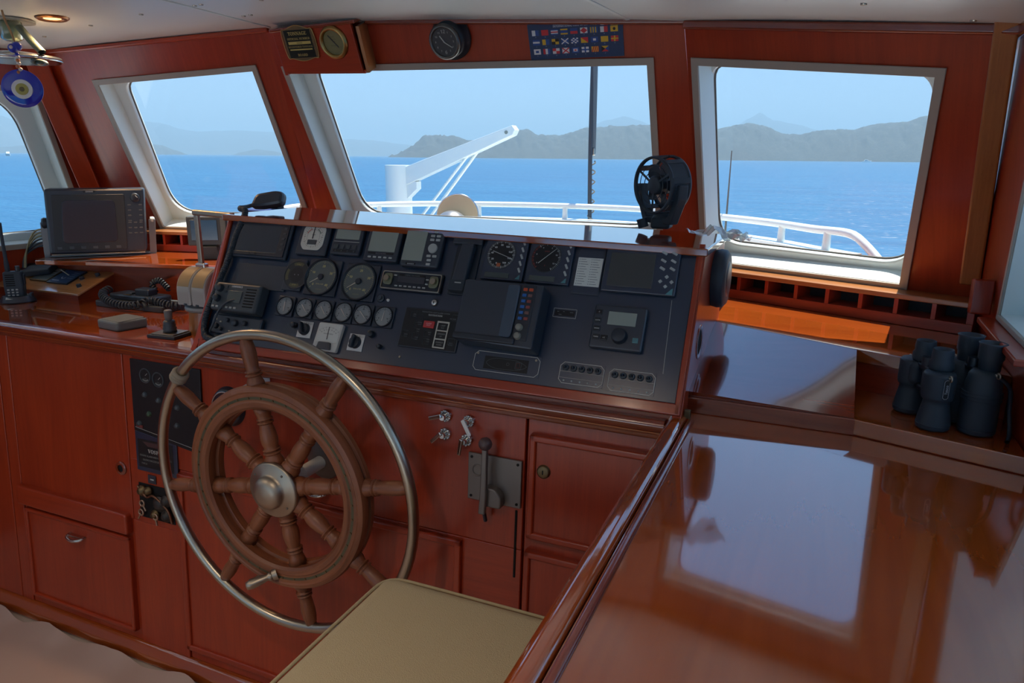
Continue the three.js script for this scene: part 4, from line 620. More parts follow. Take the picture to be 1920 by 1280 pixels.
{
  const t = unit('key_card', 'white two column key card on a narrow black panel between dial and screen', 'card', -0.2475, 0.293, 0.068, 0.127, 0.003, M.board, { r: 0.001 });
  part('panel_outline', ext(poly(rrect(0.066, 0.125, 0.001), [rrect(0.0648, 0.1238, 0.001)]), 0.0008), M.greyPlastic, t, [0, 0, 0.0028]);
  label(t, 'white_card', 0.062, 0.072, 0.0, -0.008, 0.0042, 4600, (g, w, h) => { g.fillStyle = '#d6dad3'; g.fillRect(0, 0, w, h); for (let c = 0; c < 2; c++) for (let i = 0; i < 11; i++) { const x = w * (0.06 + c * 0.48), y = h * (0.06 + i * 0.086); g.fillStyle = '#30373c'; g.beginPath(); g.arc(x + 4, y, 4, 0, 7); g.fill(); g.fillStyle = '#6d7578'; g.fillRect(x + 16, y - 3, w * (0.2 + 0.14 * ((i * 7 + c * 3) % 5) / 5), 5); } });
}
{
  const t = unit('radar_display', 'black display with square screen and slanted keys, upper right corner of the board', 'display', -0.1225, 0.2975, 0.174, 0.116, 0.012, M.board, { r: 0.004 });
  screen(t, 0.106, 0.083, -0.021, -0.003, 0.0125, P({ color: lin(0.035, 0.045, 0.048), roughness: 0.2, ior: 1.8 }));
  keyRow(t, [0, 1, 2].flatMap((k) => [[0.05, 0.044 - k * 0.019, -0.5], [0.073, 0.044 - k * 0.019, -0.5]]), 0.0135, 0.0062, 0.0125, M.key, 0.003);
  keyRow(t, [[0.063, -0.0135], [0.05, -0.025], [0.0755, -0.025], [0.063, -0.0365]].map(([x, y]) => [x, y, Math.PI / 4]), 0.0075, 0.0075, 0.0125, M.key);
  part('corner_emblem', ext(poly([[0.008, -0.008], [0.008, 0.008], [0.004, 0.005], [0, 0], [-0.008, -0.008]]), 0.001), S(lin(0.10, 0.28, 0.3), 0.4), t, [0.073, -0.048, 0.0122]);
}
{ // radar with a sunshade recess
  const t = thing('hooded_radar', 'chunky black hooded radar with red and blue key column in the middle of the board', 'radar', onBoard(-0.434, 0.150, 0.0006)); t.rotation.x = PR;
  const W = 0.206, H = 0.152;
  part('housing', ext(poly(roundPoly([[-W / 2, -H / 2], [W / 2, -H / 2 - 0.006], [W / 2, H / 2], [-W / 2, H / 2]], 0.006), [rrect(0.118, 0.13, 0.004, -0.038, 0.004)]), 0.06, 0.004), M.plastic, t);
  part('screen', rb(0.12, 0.132, 0.004, 0.001), P({ color: lin(0.004, 0.012, 0.03), roughness: 0.3, ior: 1.35 }), t, [-0.038, 0.004, 0.003]);
  part('hood_shade', ext(poly(roundPoly([[0.012, -0.064], [0.05, -0.064], [0.05, 0.066], [0.002, 0.066], [-0.006, 0.03], [-0.004, -0.03]], 0.01)), 0.006, 0.002), P({ color: lin(0.055, 0.085, 0.125), roughness: 0.35 }), t, [0.0, 0.004, 0.05], [0, -0.25, 0]);
  part('lower_lip', rb(0.16, 0.016, 0.066, 0.004), M.black, t, [-0.022, -0.068, 0.034]);
  const col = part('key_column', rb(0.038, 0.136, 0.004, 0.002), M.black, t, [0.068, 0.004, 0.0605]);
  const kg = rb(0.0105, 0.0075, 0.003, 0.0012); [['orange', 'orange'], ['blue', 'key'], ['blue', 'red'], ['blue', 'red'], ['blue', 'key'], ['blue', 'red']].forEach((r, j) => r.forEach((m, i) => part('key', kg, m === 'red' ? S(lin(0.28, 0.06, 0.05), 0.5) : m === 'key' ? S(lin(0.18, 0.09, 0.08), 0.5) : M[m], col, [-0.007 + i * 0.0145, 0.056 - j * 0.0142, 0.003])));
  for (const y of [-0.037, -0.058]) part('control_knob', latheZ([[0, 0.01], [0.0065, 0.01], [0.008, 0.007], [0.009, 0]], 24), S(lin(0.24, 0.24, 0.2), 0.4), col, [-0.004, y, 0.002]);
}
{
  const t = unit('autopilot', 'black autopilot control with grey screen, one big knob and four keys', 'autopilot', -0.151, 0.153, 0.124, 0.105, 0.016, M.plastic, { r: 0.006 });
  screen(t, 0.066, 0.0315, 0.007, 0.021, 0.0165, M.lcd);
  part('course_knob', latheZ([[0, 0.018], [0.0145, 0.018], [0.0165, 0.014], [0.0185, 0.002], [0.0185, 0]], 36), M.black, t, [0.008, -0.0205, 0.016]);
  for (const [x, y, s] of [[-0.049, 0.033, '-1'], [-0.049, 0.013, 'AUTO'], [-0.048, -0.0065, 'WORK'], [-0.047, -0.0265, 'TURN'], [-0.028, -0.027, '+1']]) { const k = part('key', rb(0.0165, 0.013, 0.003, 0.002), M.black, t, [x, y, 0.0165]); part('key_print', plate(0.013, 0.0085, 0.0004), printed(52, 34, (g) => { g.fillStyle = '#14171b'; g.fillRect(0, 0, 52, 34); text(g, s, 26, 18, s.length > 2 ? 17 : 22, '#c8ccca', 'sans-serif', 'center', 'bold'); }), k, [0, 0, 0.0019]); }
  part('standby_key', rb(0.0135, 0.0125, 0.003, 0.002), S(lin(0.08, 0.2, 0.22), 0.4), t, [0.045, -0.0265, 0.0165]);
}
function outline(parent, w, h, ch, t0 = 0.0012) { const o = [[-w / 2 + ch, -h / 2], [w / 2 - ch, -h / 2], [w / 2, -h / 2 + ch], [w / 2, h / 2 - ch], [w / 2 - ch, h / 2], [-w / 2 + ch, h / 2], [-w / 2, h / 2 - ch], [-w / 2, -h / 2 + ch]]; return part('white_outline', ext(poly(o, [inset(o, t0)]), 0.0008), S(lin(0.55, 0.55, 0.5), 0.5), parent, [0, 0, 0.0002]); }
{
  const t = thing('trim_indicator', 'black panel with a white outlined hull drawing below the hooded radar', 'panel', onBoard(-0.411, 0.0395, 0.0006)); t.rotation.x = PR;
  part('panel_plate', rb(0.176, 0.052, 0.001, 0.0003), M.board, t); outline(t, 0.172, 0.049, 0.009).position.z = 0.0005;
  part('hull_drawing', plate(0.115, 0.032, 0.0004), printed(460, 128, (g, w, h) => { g.fillStyle = '#11151a'; g.fillRect(0, 0, w, h); g.strokeStyle = '#5b6367'; g.lineWidth = 3; g.beginPath(); g.moveTo(20, 64); g.quadraticCurveTo(60, 12, 160, 12); g.lineTo(330, 16); g.quadraticCurveTo(420, 40, 446, 64); g.quadraticCurveTo(420, 96, 330, 112); g.lineTo(160, 116); g.quadraticCurveTo(60, 112, 20, 64); g.stroke(); g.beginPath(); g.arc(250, 60, 14, 0, 7); g.stroke(); g.strokeRect(330, 30, 60, 66); g.strokeStyle = '#7c3a36'; g.strokeRect(340, 40, 34, 44); }), t, [0, -0.002, 0.0011]);
  part('corner_screw', disc(0.0028, 0.003, 0.002, 12), M.steel, t, [-0.078, 0.018, 0.001]); part('corner_screw', disc(0.0028, 0.003, 0.002, 12), M.steel, t, [0.075, 0.017, 0.001]);
}
for (const [u, v, lab] of [[-0.221, 0.037, 'white outlined group of five small switches, left of the two at the bottom right'], [-0.103, 0.0345, 'white outlined group of five small switches, in the lower right corner of the board']]) {
  const t = thing('switch_group', lab, 'switch panel', onBoard(u, v, 0.0006), 'outlined groups of five switches'); t.rotation.x = PR;
  part('panel_plate', rb(0.108, 0.053, 0.001, 0.0003), M.board, t); outline(t, 0.106, 0.051, 0.009).position.z = 0.0005;
  for (const y of [0.003, -0.012]) part('white_rule', rb(0.103, 0.0008, 0.0006, 0.0002), S(lin(0.42, 0.42, 0.38), 0.5), t, [0, y, 0.0008]);
  const sg = latheZ([[0.004, 0.006], [0.0065, 0.007], [0.0078, 0.003], [0.008, 0]], 20), lg = latheZ([[0, 0.003], [0.0016, 0.0026], [0.0024, 0]], 12);
  for (let k = 0; k < 5; k++) { const s = part('switch', sg, M.greyPlastic, t, [-0.0395 + k * 0.0195, 0.012, 0.0005]); part('toggle', rb(0.003, 0.006, 0.01, 0.0014), M.rub, s, [0, 0.001, 0.006], [0.4, 0, 0]); part('pilot_lamp', lg, M.key, t, [-0.0395 + k * 0.0195, -0.0185, 0.0005]); }
}
{
  const t = thing('lead_label', 'small outlined label plate right of the hooded radar', 'label', onBoard(-0.288, 0.179, 0.0006)); t.rotation.x = PR;
  part('label_plate', rb(0.06, 0.024, 0.001, 0.0003), M.board, t); const o = outline(t, 0.058, 0.0225, 0.001, 0.0008); o.position.z = 0.0005;
  part('label_print', plate(0.05, 0.014, 0.0003), printed(200, 56, (g, w, h) => { g.fillStyle = '#11151a'; g.fillRect(0, 0, w, h); for (const [x, y, q] of [[20, 12, 20], [80, 10, 16], [150, 14, 34], [40, 40, 30]]) { g.fillStyle = '#7f878a'; g.fillRect(x, y, q, 5); } }), t, [0, 0, 0.001]);
  const l = part('panel_seam', rb(0.0012, 0.172, 0.0008, 0.0003), S(lin(0.4, 0.4, 0.37), 0.5), scene, onBoard(-0.039, 0.148, 0.0005), [PR, 0, 0.035]); tag(l, 'thin pale vertical line along the right edge of the black board', 'line');
}

// ------------------------------------------------------------------ steering wheel
{
  const t = thing('steering_wheel', 'large wooden spoked steering wheel inside a tarnished steel hand ring', 'wheel', [-1.2, 0.842, -1.3]);
  const ring = part('hand_ring', new THREE.TorusGeometry(0.395, 0.0135, 18, 160), M.steel, t);
  part('rope_knot', merge(...[0, 1, 2].map((k) => new THREE.TorusGeometry(0.0165, 0.0062, 8, 24).rotateX(Math.PI / 2).translate(0, (k - 1) * 0.009, 0))), S(lin(0.30, 0.25, 0.18), 0.8), ring, [0.395 * Math.cos(2.44), 0.395 * Math.sin(2.44), 0], [0, 0, 2.44]);
  // rim: moulded profile turned about the axis
  const prof = [[0.213, -0.034], [0.262, -0.034], [0.268, -0.028], [0.268, -0.016], [0.262, -0.012], [0.262, -0.004], [0.271, 0.0], [0.2725, 0.012], [0.269, 0.022], [0.258, 0.027], [0.254, 0.0245], [0.235, 0.0245], [0.231, 0.027], [0.219, 0.026], [0.2125, 0.02], [0.2125, 0.004], [0.219, 0], [0.219, -0.01], [0.2125, -0.014], [0.213, -0.034]];
  const rg = latheZ(prof, 120); const uvr = rg.attributes.uv; for (let i = 0; i < uvr.count; i++) { const u = uvr.getX(i), v = uvr.getY(i); uvr.setXY(i, v * 0.22, u * 1.6); }
  const rim = part('wooden_rim', toCreasedNormals(rg, 0.5), M.wheel, t);
  part('inlay_band', new THREE.RingGeometry(0.2385, 0.2455, 120, 1), S(lin(0.11, 0.105, 0.06), 0.5, 0.5), rim, [0, 0, 0.0249]);
  const rv = disc(0.0026, 0.003, 0.002, 10); for (let k = 0; k < 40; k++) { const a = (k + 0.3) / 40 * Math.PI * 2; part('rivet', rv, M.oldBrass, rim, [0.242 * Math.cos(a), 0.242 * Math.sin(a), 0.0258]); }
  const turned = lathe([[0.0, 0.05], [0.026, 0.05], [0.025, 0.07], [0.0185, 0.084], [0.0185, 0.087], [0.0225, 0.089], [0.0225, 0.092], [0.0165, 0.094], [0.0165, 0.096], [0.022, 0.098], [0.022, 0.101], [0.0165, 0.103], [0.0205, 0.116], [0.0215, 0.13], [0.0195, 0.15], [0.0155, 0.165], [0.0155, 0.167], [0.0205, 0.169], [0.0205, 0.172], [0.0155, 0.174], [0.0155, 0.176], [0.020, 0.178], [0.020, 0.181], [0.0165, 0.183], [0.0195, 0.195], [0.024, 0.214], [0, 0.214]], 28);
  const handle = lathe([[0, 0.262], [0.022, 0.262], [0.0215, 0.275], [0.016, 0.288], [0.016, 0.290], [0.0205, 0.292], [0.0205, 0.295], [0.015, 0.297], [0.015, 0.299], [0.0195, 0.301], [0.0195, 0.304], [0.015, 0.306], [0.0165, 0.32], [0.0185, 0.345], [0.0175, 0.365], [0.0135, 0.388], [0, 0.389]], 24);
  for (const g of [turned, handle]) { const u = g.attributes.uv, p = g.attributes.position; for (let i = 0; i < u.count; i++) u.setXY(i, u.getX(i) * 0.12, p.getY(i)); }
  for (let k = 0; k < 8; k++) { const a = (10.5 + k * 45) * Math.PI / 180 - Math.PI / 2; const s = part('spoke', turned, M.wheel, t, [0, 0, -0.006], [0, 0, a]); part('handle', handle, M.wheel, t, [0, 0, -0.004], [0, 0, a]); }
  const hub = part('hub_cap', latheZ([[0, 0.058], [0.022, 0.057], [0.037, 0.051], [0.043, 0.040], [0.046, 0.030], [0.07, 0.025], [0.074, 0.020], [0.074, 0.012], [0, 0.012]], 56), M.brushed, t);
  for (let k = 0; k < 4; k++) { const a = 0.9 + k * Math.PI / 2; part('cap_screw', disc(0.003, 0.003, 0.003, 10), M.bronze, hub, [0.06 * Math.cos(a), 0.06 * Math.sin(a), 0.0275]); }
  part('hub_barrel', disc(0.052, 0.055, 0.06, 40), S(lin(0.5, 0.48, 0.40), 0.45), t, [0, 0, -0.022]);
  part('shaft', disc(0.018, 0.018, 0.15, 28), S(lin(0.56, 0.54, 0.46), 0.4), t, [0, 0, -0.11]);
  part('shaft_flange', latheZ([[0.018, 0.02], [0.03, 0.02], [0.036, 0.012], [0.05, 0.01], [0.056, 0.004], [0.056, 0], [0.018, 0]], 48), M.bronze, t, [0.0, 0.0, -0.186]);
  part('spinner_knob', merge(latheZ([[0, 0.075], [0.010, 0.073], [0.0125, 0.06], [0.011, 0.035], [0.008, 0.02], [0.011, 0.014], [0.013, 0.004], [0, 0.004]], 24), disc(0.014, 0.016, 0.012, 20)), M.brushed, t, [-0.012, -0.238, 0.026], [0.35, -0.75, 0]);
  const w = part('wing_bolt', merge(rb(0.052, 0.016, 0.010, 0.004), disc(0.008, 0.008, 0.02, 16)), M.brushed, t, [-0.058, -0.255, 0.045], [0, 0, 0.5]);
}
// ------------------------------------------------------------------ fittings on the cabinet front, in its own leaning plane
const onFront = (x, y, w = 0.001) => { const h = y - 1.07, c = Math.cos(CR), s = Math.sin(CR); return [x, 1.07 + h * c - w * s, -1.5 + h * s + w * c]; };
const front = (name, label, cat, x, y, w = 0.001, group) => { const t = thing(name, label, cat, onFront(x, y, w), group); t.rotation.x = CR; return t; };
{
  const t = front('throttle_lever', 'bronze ball-topped control lever on a square weathered metal plate', 'lever', -0.682, 0.883);
  part('base_plate', rb(0.144, 0.122, 0.008, 0.002).translate(0, 0, 0.004), M.bronze, t);
  for (const [x, y] of [[-0.062, 0.051], [0.062, 0.051], [-0.062, -0.051], [0.062, -0.051]]) part('plate_screw', disc(0.0035, 0.0035, 0.002, 12), M.hole, t, [x, y, 0.0085]);
  part('pivot_ring', new THREE.TorusGeometry(0.014, 0.002, 8, 28), M.bronze, t, [-0.045, 0.018, 0.0085]);
  part('pivot_boss', ext(poly(roundPoly([[-0.018, -0.05], [0.03, -0.05], [0.03, -0.02], [0.012, 0.0], [-0.018, 0.0]], 0.008)), 0.026, 0.004), M.bronze, t, [0, -0.012, 0.008]);
  part('lever_arm', ext(poly(roundPoly([[-0.0115, -0.078], [0.006, -0.078], [0.0085, -0.03], [0.0075, 0.09], [-0.0055, 0.09], [-0.0085, -0.03]], 0.005)), 0.014, 0.003), M.bronze, t, [-0.012, 0, 0.034]);
  part('lever_tip', rb(0.009, 0.05, 0.01, 0.004), M.black, t, [-0.016, -0.082, 0.026], [0.2, 0, 0.1]);
  part('lever_ball', new THREE.SphereGeometry(0.0165, 28, 20), S(lin(0.085, 0.05, 0.05), 0.35), t, [-0.011, 0.102, 0.041]);
}
[[-0.822, 1.026, 'upper left of the four small chrome lever valves', 200], [-0.757, 1.022, 'upper right of the four small chrome lever valves, its pale lever slanting', 305], [-0.822, 0.979, 'lower left of the four small chrome lever valves', 222], [-0.762, 0.972, 'lower right of the four small chrome lever valves', 260]].forEach(([x, y, lab, a]) => {
  const t = front('lever_valve', lab, 'valve', x, y, 0.001, 'four chrome lever valves on the cabinet front');
  part('rosette', merge(disc(0.0145, 0.016, 0.006, 24).translate(0, 0, 0.003), ...[...Array(8)].map((_, k) => new THREE.SphereGeometry(0.0042, 10, 8).translate(0.0125 * Math.cos(k * 0.785), 0.0125 * Math.sin(k * 0.785), 0.006))), M.chrome, t);
  part('valve_stem', disc(0.007, 0.008, 0.02, 20), M.chrome, t, [0, 0, 0.015]);
  part('lever', rb(0.044, 0.011, 0.006, 0.003, 3).translate(0.017, 0, 0), a === 305 ? M.whitePaint : M.chrome, t, [-0.004, 0.004, 0.027], [0, -0.25, a * Math.PI / 180]);
});
{
  const t = front('alarm_panel', 'black engine alarm panel with small gauges, lamps and a lettered strip', 'panel', -1.782, 0.913);
  part('panel_plate', ext(poly([[-0.145, -0.10], [0.143, -0.138], [0.143, 0.130], [-0.145, 0.130]]), 0.006, 0.001), S(lin(0.006, 0.009, 0.012), 0.4), t);
  for (const [x, y] of [[-0.082, 0.083], [-0.028, 0.077], [0.05, 0.07]]) { const g = part('gauge_rim', new THREE.TorusGeometry(0.022, 0.002, 8, 36), M.greyPlastic, t, [x, y, 0.0065]); part('gauge_dial', new THREE.CircleGeometry(0.021, 32), dialFace('alarm', (c) => { c.fillStyle = '#12161a'; c.fillRect(0, 0, 128, 128); ticks(c, 64, 44, 56, 16, 230, 310, '#8d948f', 3, 4, 40); c.strokeStyle = '#b0b4ae'; c.lineWidth = 5; c.beginPath(); c.moveTo(64, 64); c.lineTo(92, 40); c.stroke(); text(c, 'BAR', 64, 92, 16, '#7c837f'); }, 128), g, [0, 0, -0.0002]); }
  const lamp = latheZ([[0, 0.008], [0.006, 0.007], [0.008, 0.003], [0.0095, 0]], 20); for (const [x, y, m] of [[-0.088, 0.022], [-0.03, 0.012], [0.045, 0.0], [-0.075, -0.038, 1], [-0.01, -0.052], [0.04, -0.058], [-0.12, -0.075]]) part('warning_lamp', lamp, m ? S(lin(0.03, 0.07, 0.035), 0.3) : M.greyPlastic, t, [x, y, 0.006]);
  part('red_tab', rb(0.028, 0.01, 0.006, 0.002), S(lin(0.16, 0.03, 0.03), 0.5), t, [-0.118, -0.083, 0.007], [0, 0, -0.1]);
  part('panel_rule', rb(0.28, 0.0012, 0.0008, 0.0003), M.key, t, [0, -0.107, 0.0064], [0, 0, -0.13]);
  const s = part('lettered_strip', ext(poly([[-0.145, -0.232], [0.03, -0.232], [0.03, -0.122], [-0.145, -0.102]]), 0.005, 0.001), M.board, t);
  part('strip_print', plate(0.15, 0.092, 0.0004), printed(450, 276, (g, w, h) => { g.fillStyle = '#161a1d'; g.fillRect(0, 0, w, h); g.fillStyle = '#4a3436'; g.beginPath(); g.moveTo(60, 20); g.lineTo(400, 20); g.lineTo(330, 64); g.lineTo(130, 64); g.fill(); text(g, '\u2693', 230, 40, 44, '#a6a9a4'); text(g, 'VOSPER', 230, 108, 50, '#b4b6b0', 'serif', 'center', 'bold'); text(g, 'ENGINE ALARM AND MONITOR PANEL', 225, 160, 24, '#8b8f8a'); text(g, 'SILENCE BUZZER BEFORE RESET', 225, 200, 24, '#8b8f8a'); text(g, 'TYPE 4', 70, 240, 24, '#8b8f8a'); }), s, [-0.06, -0.172, 0.0056]);
  part('small_tag', rb(0.034, 0.028, 0.003, 0.001), M.plastic, t, [-0.088, -0.257, 0.001]); part('tag_mark', rb(0.015, 0.004, 0.001, 0.0003), M.key, t, [-0.086, -0.257, 0.003]);
}
{
  const t = front('valve_recess', 'dark recessed box of old brass cocks and pipes below the alarm panel', 'recess', -1.856, 0.578, 0.0008);
  part('recess_back', rb(0.152, 0.116, 0.002, 0.0005), M.hole, t);
  const body = (x, y, r, m = M.oldBrass) => latheZ([[0, 0.022], [r * 0.5, 0.022], [r * 0.6, 0.014], [r, 0.012], [r, 0.004], [0, 0.004]], 20).translate(x, y, 0);
  for (const [x, y, r] of [[-0.052, 0.036, 0.018], [-0.024, 0.04, 0.015], [0.022, 0.005, 0.026], [0.05, 0.02, 0.02], [0.0, -0.034, 0.016], [0.048, -0.03, 0.02]]) part('cock_body', body(x, y, r), r > 0.018 ? S(lin(0.05, 0.045, 0.04), 0.5, 0.5) : M.oldBrass, t);
  for (const [x, y, a] of [[-0.045, -0.002, 0.6], [-0.052, -0.034, -0.5], [0.01, -0.038, 0.2]]) part('cock_handle', merge(new THREE.TorusGeometry(0.0095, 0.003, 8, 20), rb(0.006, 0.024, 0.006, 0.002).translate(0, -0.016, 0)), S(lin(0.4, 0.28, 0.2), 0.4, 0.8), t, [x, y, 0.018], [0, 0, a]);
  part('copper_pipe', tube([[-0.07, 0.05, 0.01], [-0.03, 0.02, 0.012], [0.0, 0.03, 0.014], [0.06, -0.01, 0.012], [0.07, -0.05, 0.008]], 0.004, 40, 8), S(lin(0.2, 0.1, 0.06), 0.4, 0.9), t);
}
{
  const t = front('round_repeater', 'round black gauge with a bright ring partly hidden behind the steering wheel', 'gauge', -1.535, 0.945);
  part('gauge_case', latheZ([[0, 0.02], [0.05, 0.02], [0.055, 0.012], [0.06, 0]], 44), M.black, t); part('bright_ring', new THREE.TorusGeometry(0.047, 0.0022, 8, 60), M.chrome, t, [0, 0, 0.0195]);
  part('gauge_glass', new THREE.CircleGeometry(0.045, 40), M.screen, t, [0, 0, 0.0206]);
  const w = front('paper_strip', 'pale curved paper strip standing behind the wheel rim', 'paper', -1.415, 1.027); part('strip_sheet', ext(poly([[-0.07, -0.03], [0.0, 0.008], [0.035, 0.014], [0.035, 0.024], [-0.005, 0.02], [-0.075, -0.018]]), 0.0012), S(lin(0.42, 0.45, 0.52), 0.6), w, [0, 0, 0.002]);
  const g = front('grab_handle', 'small chrome loop handle low behind the wheel hub', 'handle', -1.215, 0.755);
  part('handle_loop', tube([[-0.035, 0.004, 0], [-0.032, -0.004, 0.022], [0, -0.012, 0.03], [0.032, -0.004, 0.022], [0.035, 0.004, 0]], 0.005, 30, 10), M.chrome, g); part('handle_plate', rb(0.09, 0.014, 0.003, 0.001), M.steel, g, [0, 0.004, 0.0015]);
}
// ------------------------------------------------------------------ helm seat and the loose cover on the floor
{
  const t = thing('helm_stool', 'cream upholstered helm seat beside the chart desk in the foreground', 'seat', [-0.525, 0, -0.88]);
  const w = 0.5, d = 0.5, N = 22, pos = [], idx = [], cushion = new RoundedBoxGeometry(0.51, 0.09, 0.53, 6, 0.035);
  const p = cushion.attributes.position; for (let i = 0; i < p.count; i++) { const x = p.getX(i) / 0.255, z = p.getZ(i) / 0.265; if (p.getY(i) > 0.02) p.setY(i, p.getY(i) + 0.008 * (1 - x * x) * (1 - z * z)); } cushion.computeVertexNormals();
  const weave = noiseP(128, 128), bump = dataTex(256, 256, (x, y) => { const h = weave(x * 128, y * 128); return [h, h, h]; }, false);
  part('cushion', cushion, S(lin(0.50, 0.41, 0.245), 0.7, 0, { bumpMap: rep(bump, 4, 4), bumpScale: 0.0006 }), t, [0, 0.757, 0]);
  part('piping', tube(rrect(0.5, 0.52, 0.05).map((q) => [q[0], 0.792, q[1]]), 0.0035, 140, 8, true), S(lin(0.44, 0.36, 0.21), 0.7), t);
  part('seat_base', rb(0.46, 0.03, 0.48, 0.008), M.trim, t, [0, 0.70, 0]); part('seat_post', cyl(0.045, 0.055, 0.66, 28), M.steel, t, [0, 0.355, 0]); part('floor_flange', cyl(0.14, 0.16, 0.025, 36), M.steel, t, [0, 0.0125, 0]);
}
{ // cotton cover lying over the carpet, its edge rucked up along the plinth
  const nx = 120, nz = 50, pos = [], idx = [], q = noiseP(20, 20), uv = [];
  for (let j = 0; j <= nz; j++) for (let i = 0; i <= nx; i++) {
    const x = -3.0 + 2.2 * i / nx, e = -1.396 + 0.014 * Math.abs(Math.sin(x * 10.5)) + 0.005 * Math.sin(x * 27 + 1), s = j / nz, z = e + s * 1.25;
    const edge = Math.exp(-s * 22), y = 0.006 + edge * (0.018 + 0.011 * Math.sin(x * 21 + 0.6) + 0.004 * Math.sin(x * 43)) + 0.004 * q(i * 0.16, j * 0.2); pos.push(x, y, z); uv.push(x, z);
  }
  for (let j = 0; j < nz; j++) for (let i = 0; i < nx; i++) { const a = j * (nx + 1) + i, b = a + nx + 1; idx.push(a, b, a + 1, b, b + 1, a + 1); }
  const g = new THREE.BufferGeometry(); g.setAttribute('position', new THREE.Float32BufferAttribute(pos, 3)); g.setAttribute('uv', new THREE.Float32BufferAttribute(uv, 2)); g.setIndex(idx); g.computeVertexNormals();
  const o = part('floor_cover', g, S(lin(0.50, 0.37, 0.31), 0.85)); tag(o, 'pinkish beige cloth cover with a wavy edge on the floor at lower left', 'cover');
}
// ------------------------------------------------------------------ port side: radar display and the things around it
{
  const t = thing('radar_monitor', 'large dark radar display with round cornered screen on the port shelf', 'monitor', [-2.695, 1.2505, -2.025]); t.rotation.y = 0.827;
  const b = new THREE.Group(); const mk = (name, g, m, p, r, par = t) => part(name, g, m, par, p, r);
  const housing = mk('housing', ext(poly(roundPoly([[-0.176, 0.016], [0.165, 0.012], [0.182, 0.268], [-0.166, 0.268]], 0.012)), 0.1, 0.008).translate(0, 0, -0.06), M.plastic);
  const face = mk('front_bezel', ext(poly(roundPoly([[-0.158, 0.028], [0.097, 0.026], [0.108, 0.246], [-0.143, 0.246]], 0.006)), 0.006, 0.002), P({ color: lin(0.035, 0.042, 0.046), roughness: 0.4 }), [0, 0, 0.039]);
  mk('screen', ext(poly(roundPoly([[-0.124, 0.057], [0.068, 0.059], [0.073, 0.224], [-0.11, 0.224]], 0.02)), 0.003, 0.001), M.screen, [0, 0, 0.0435]);
  keyRow(t, [0, 1, 2, 3, 4, 5].map((k) => [-0.138 + k * 0.041, 0.0405 - 0.0005 * k]), 0.017, 0.011, 0.046, S(lin(0.09, 0.11, 0.12), 0.5), 0.005);
  mk('control_knob', latheZ([[0, 0.014], [0.014, 0.014], [0.017, 0.009], [0.018, 0]], 28), M.black, [0.146, 0.232, 0.04]); mk('knob_mark', rb(0.003, 0.012, 0.002, 0.0008), M.key, [0.152, 0.236, 0.0545], [0, 0, 0.7]);
  keyRow(t, [...Array(7)].flatMap((_, j) => [0.128, 0.148, 0.168].filter((x, i) => j > 3 || i !== 1).map((x) => [x - j * 0.0012 - 0.006, 0.203 - j * 0.021 + (j > 3 ? 0.014 : 0)])), 0.012, 0.005, 0.041, S(lin(0.10, 0.12, 0.13), 0.5), 0.002);
  mk('maker_mark', plate(0.042, 0.008, 0.0004), printed(168, 32, (g) => { g.fillStyle = '#20252a'; g.fillRect(0, 0, 168, 32); text(g, 'SIMRAD', 84, 17, 28, '#c9cdcd', 'sans-serif', 'center', 'bold'); }), [-0.012, 0.257, 0.0406]);
  mk('bottom_strip', rb(0.33, 0.004, 0.01, 0.001), M.steel, [-0.005, 0.012, 0.034], [0, 0, -0.01]);
  mk('bracket', merge(ext(poly(roundPoly([[0.176, 0.0], [0.2, 0.0], [0.208, 0.14], [0.184, 0.14]], 0.004)), 0.03).translate(0, 0, -0.025), ext(poly(roundPoly([[-0.2, 0.0], [-0.18, 0.0], [-0.176, 0.14], [-0.198, 0.14]], 0.004)), 0.03).translate(0, 0, -0.025), rb(0.39, 0.008, 0.03, 0.002).translate(0, 0.004, -0.01)), S(lin(0.22, 0.23, 0.23), 0.35, 0.8));
  mk('clamp_knob', latheZ([[0, 0.018], [0.013, 0.016], [0.016, 0.01], [0.015, 0]], 24).rotateY(Math.PI / 2), M.key, [0.19, 0.135, -0.01]); mk('clamp_knob', latheZ([[0, 0.02], [0.02, 0.018], [0.024, 0.01], [0.022, 0]], 24).rotateY(-Math.PI / 2), M.black, [-0.176, 0.133, -0.01]);
  const c = thing('cable_bundle', 'bundle of grey and yellowish cables running left from the radar display', 'cables', [-2.84, 1.262, -1.97]);
  for (let k = 0; k < 6; k++) part('cable', tube([[0.06, 0.05 + 0.008 * k, -0.06], [-0.02, 0.035 + 0.010 * k, 0.0], [-0.10, 0.02 + 0.013 * k, 0.04], [-0.155 + 0.004 * k, -0.02 + 0.006 * k, 0.065], [-0.175 + 0.004 * k, -0.075, 0.07]], 0.0035, 40, 7), k < 3 ? M.rub : S(lin(0.32, 0.29, 0.17), 0.6), c);
}
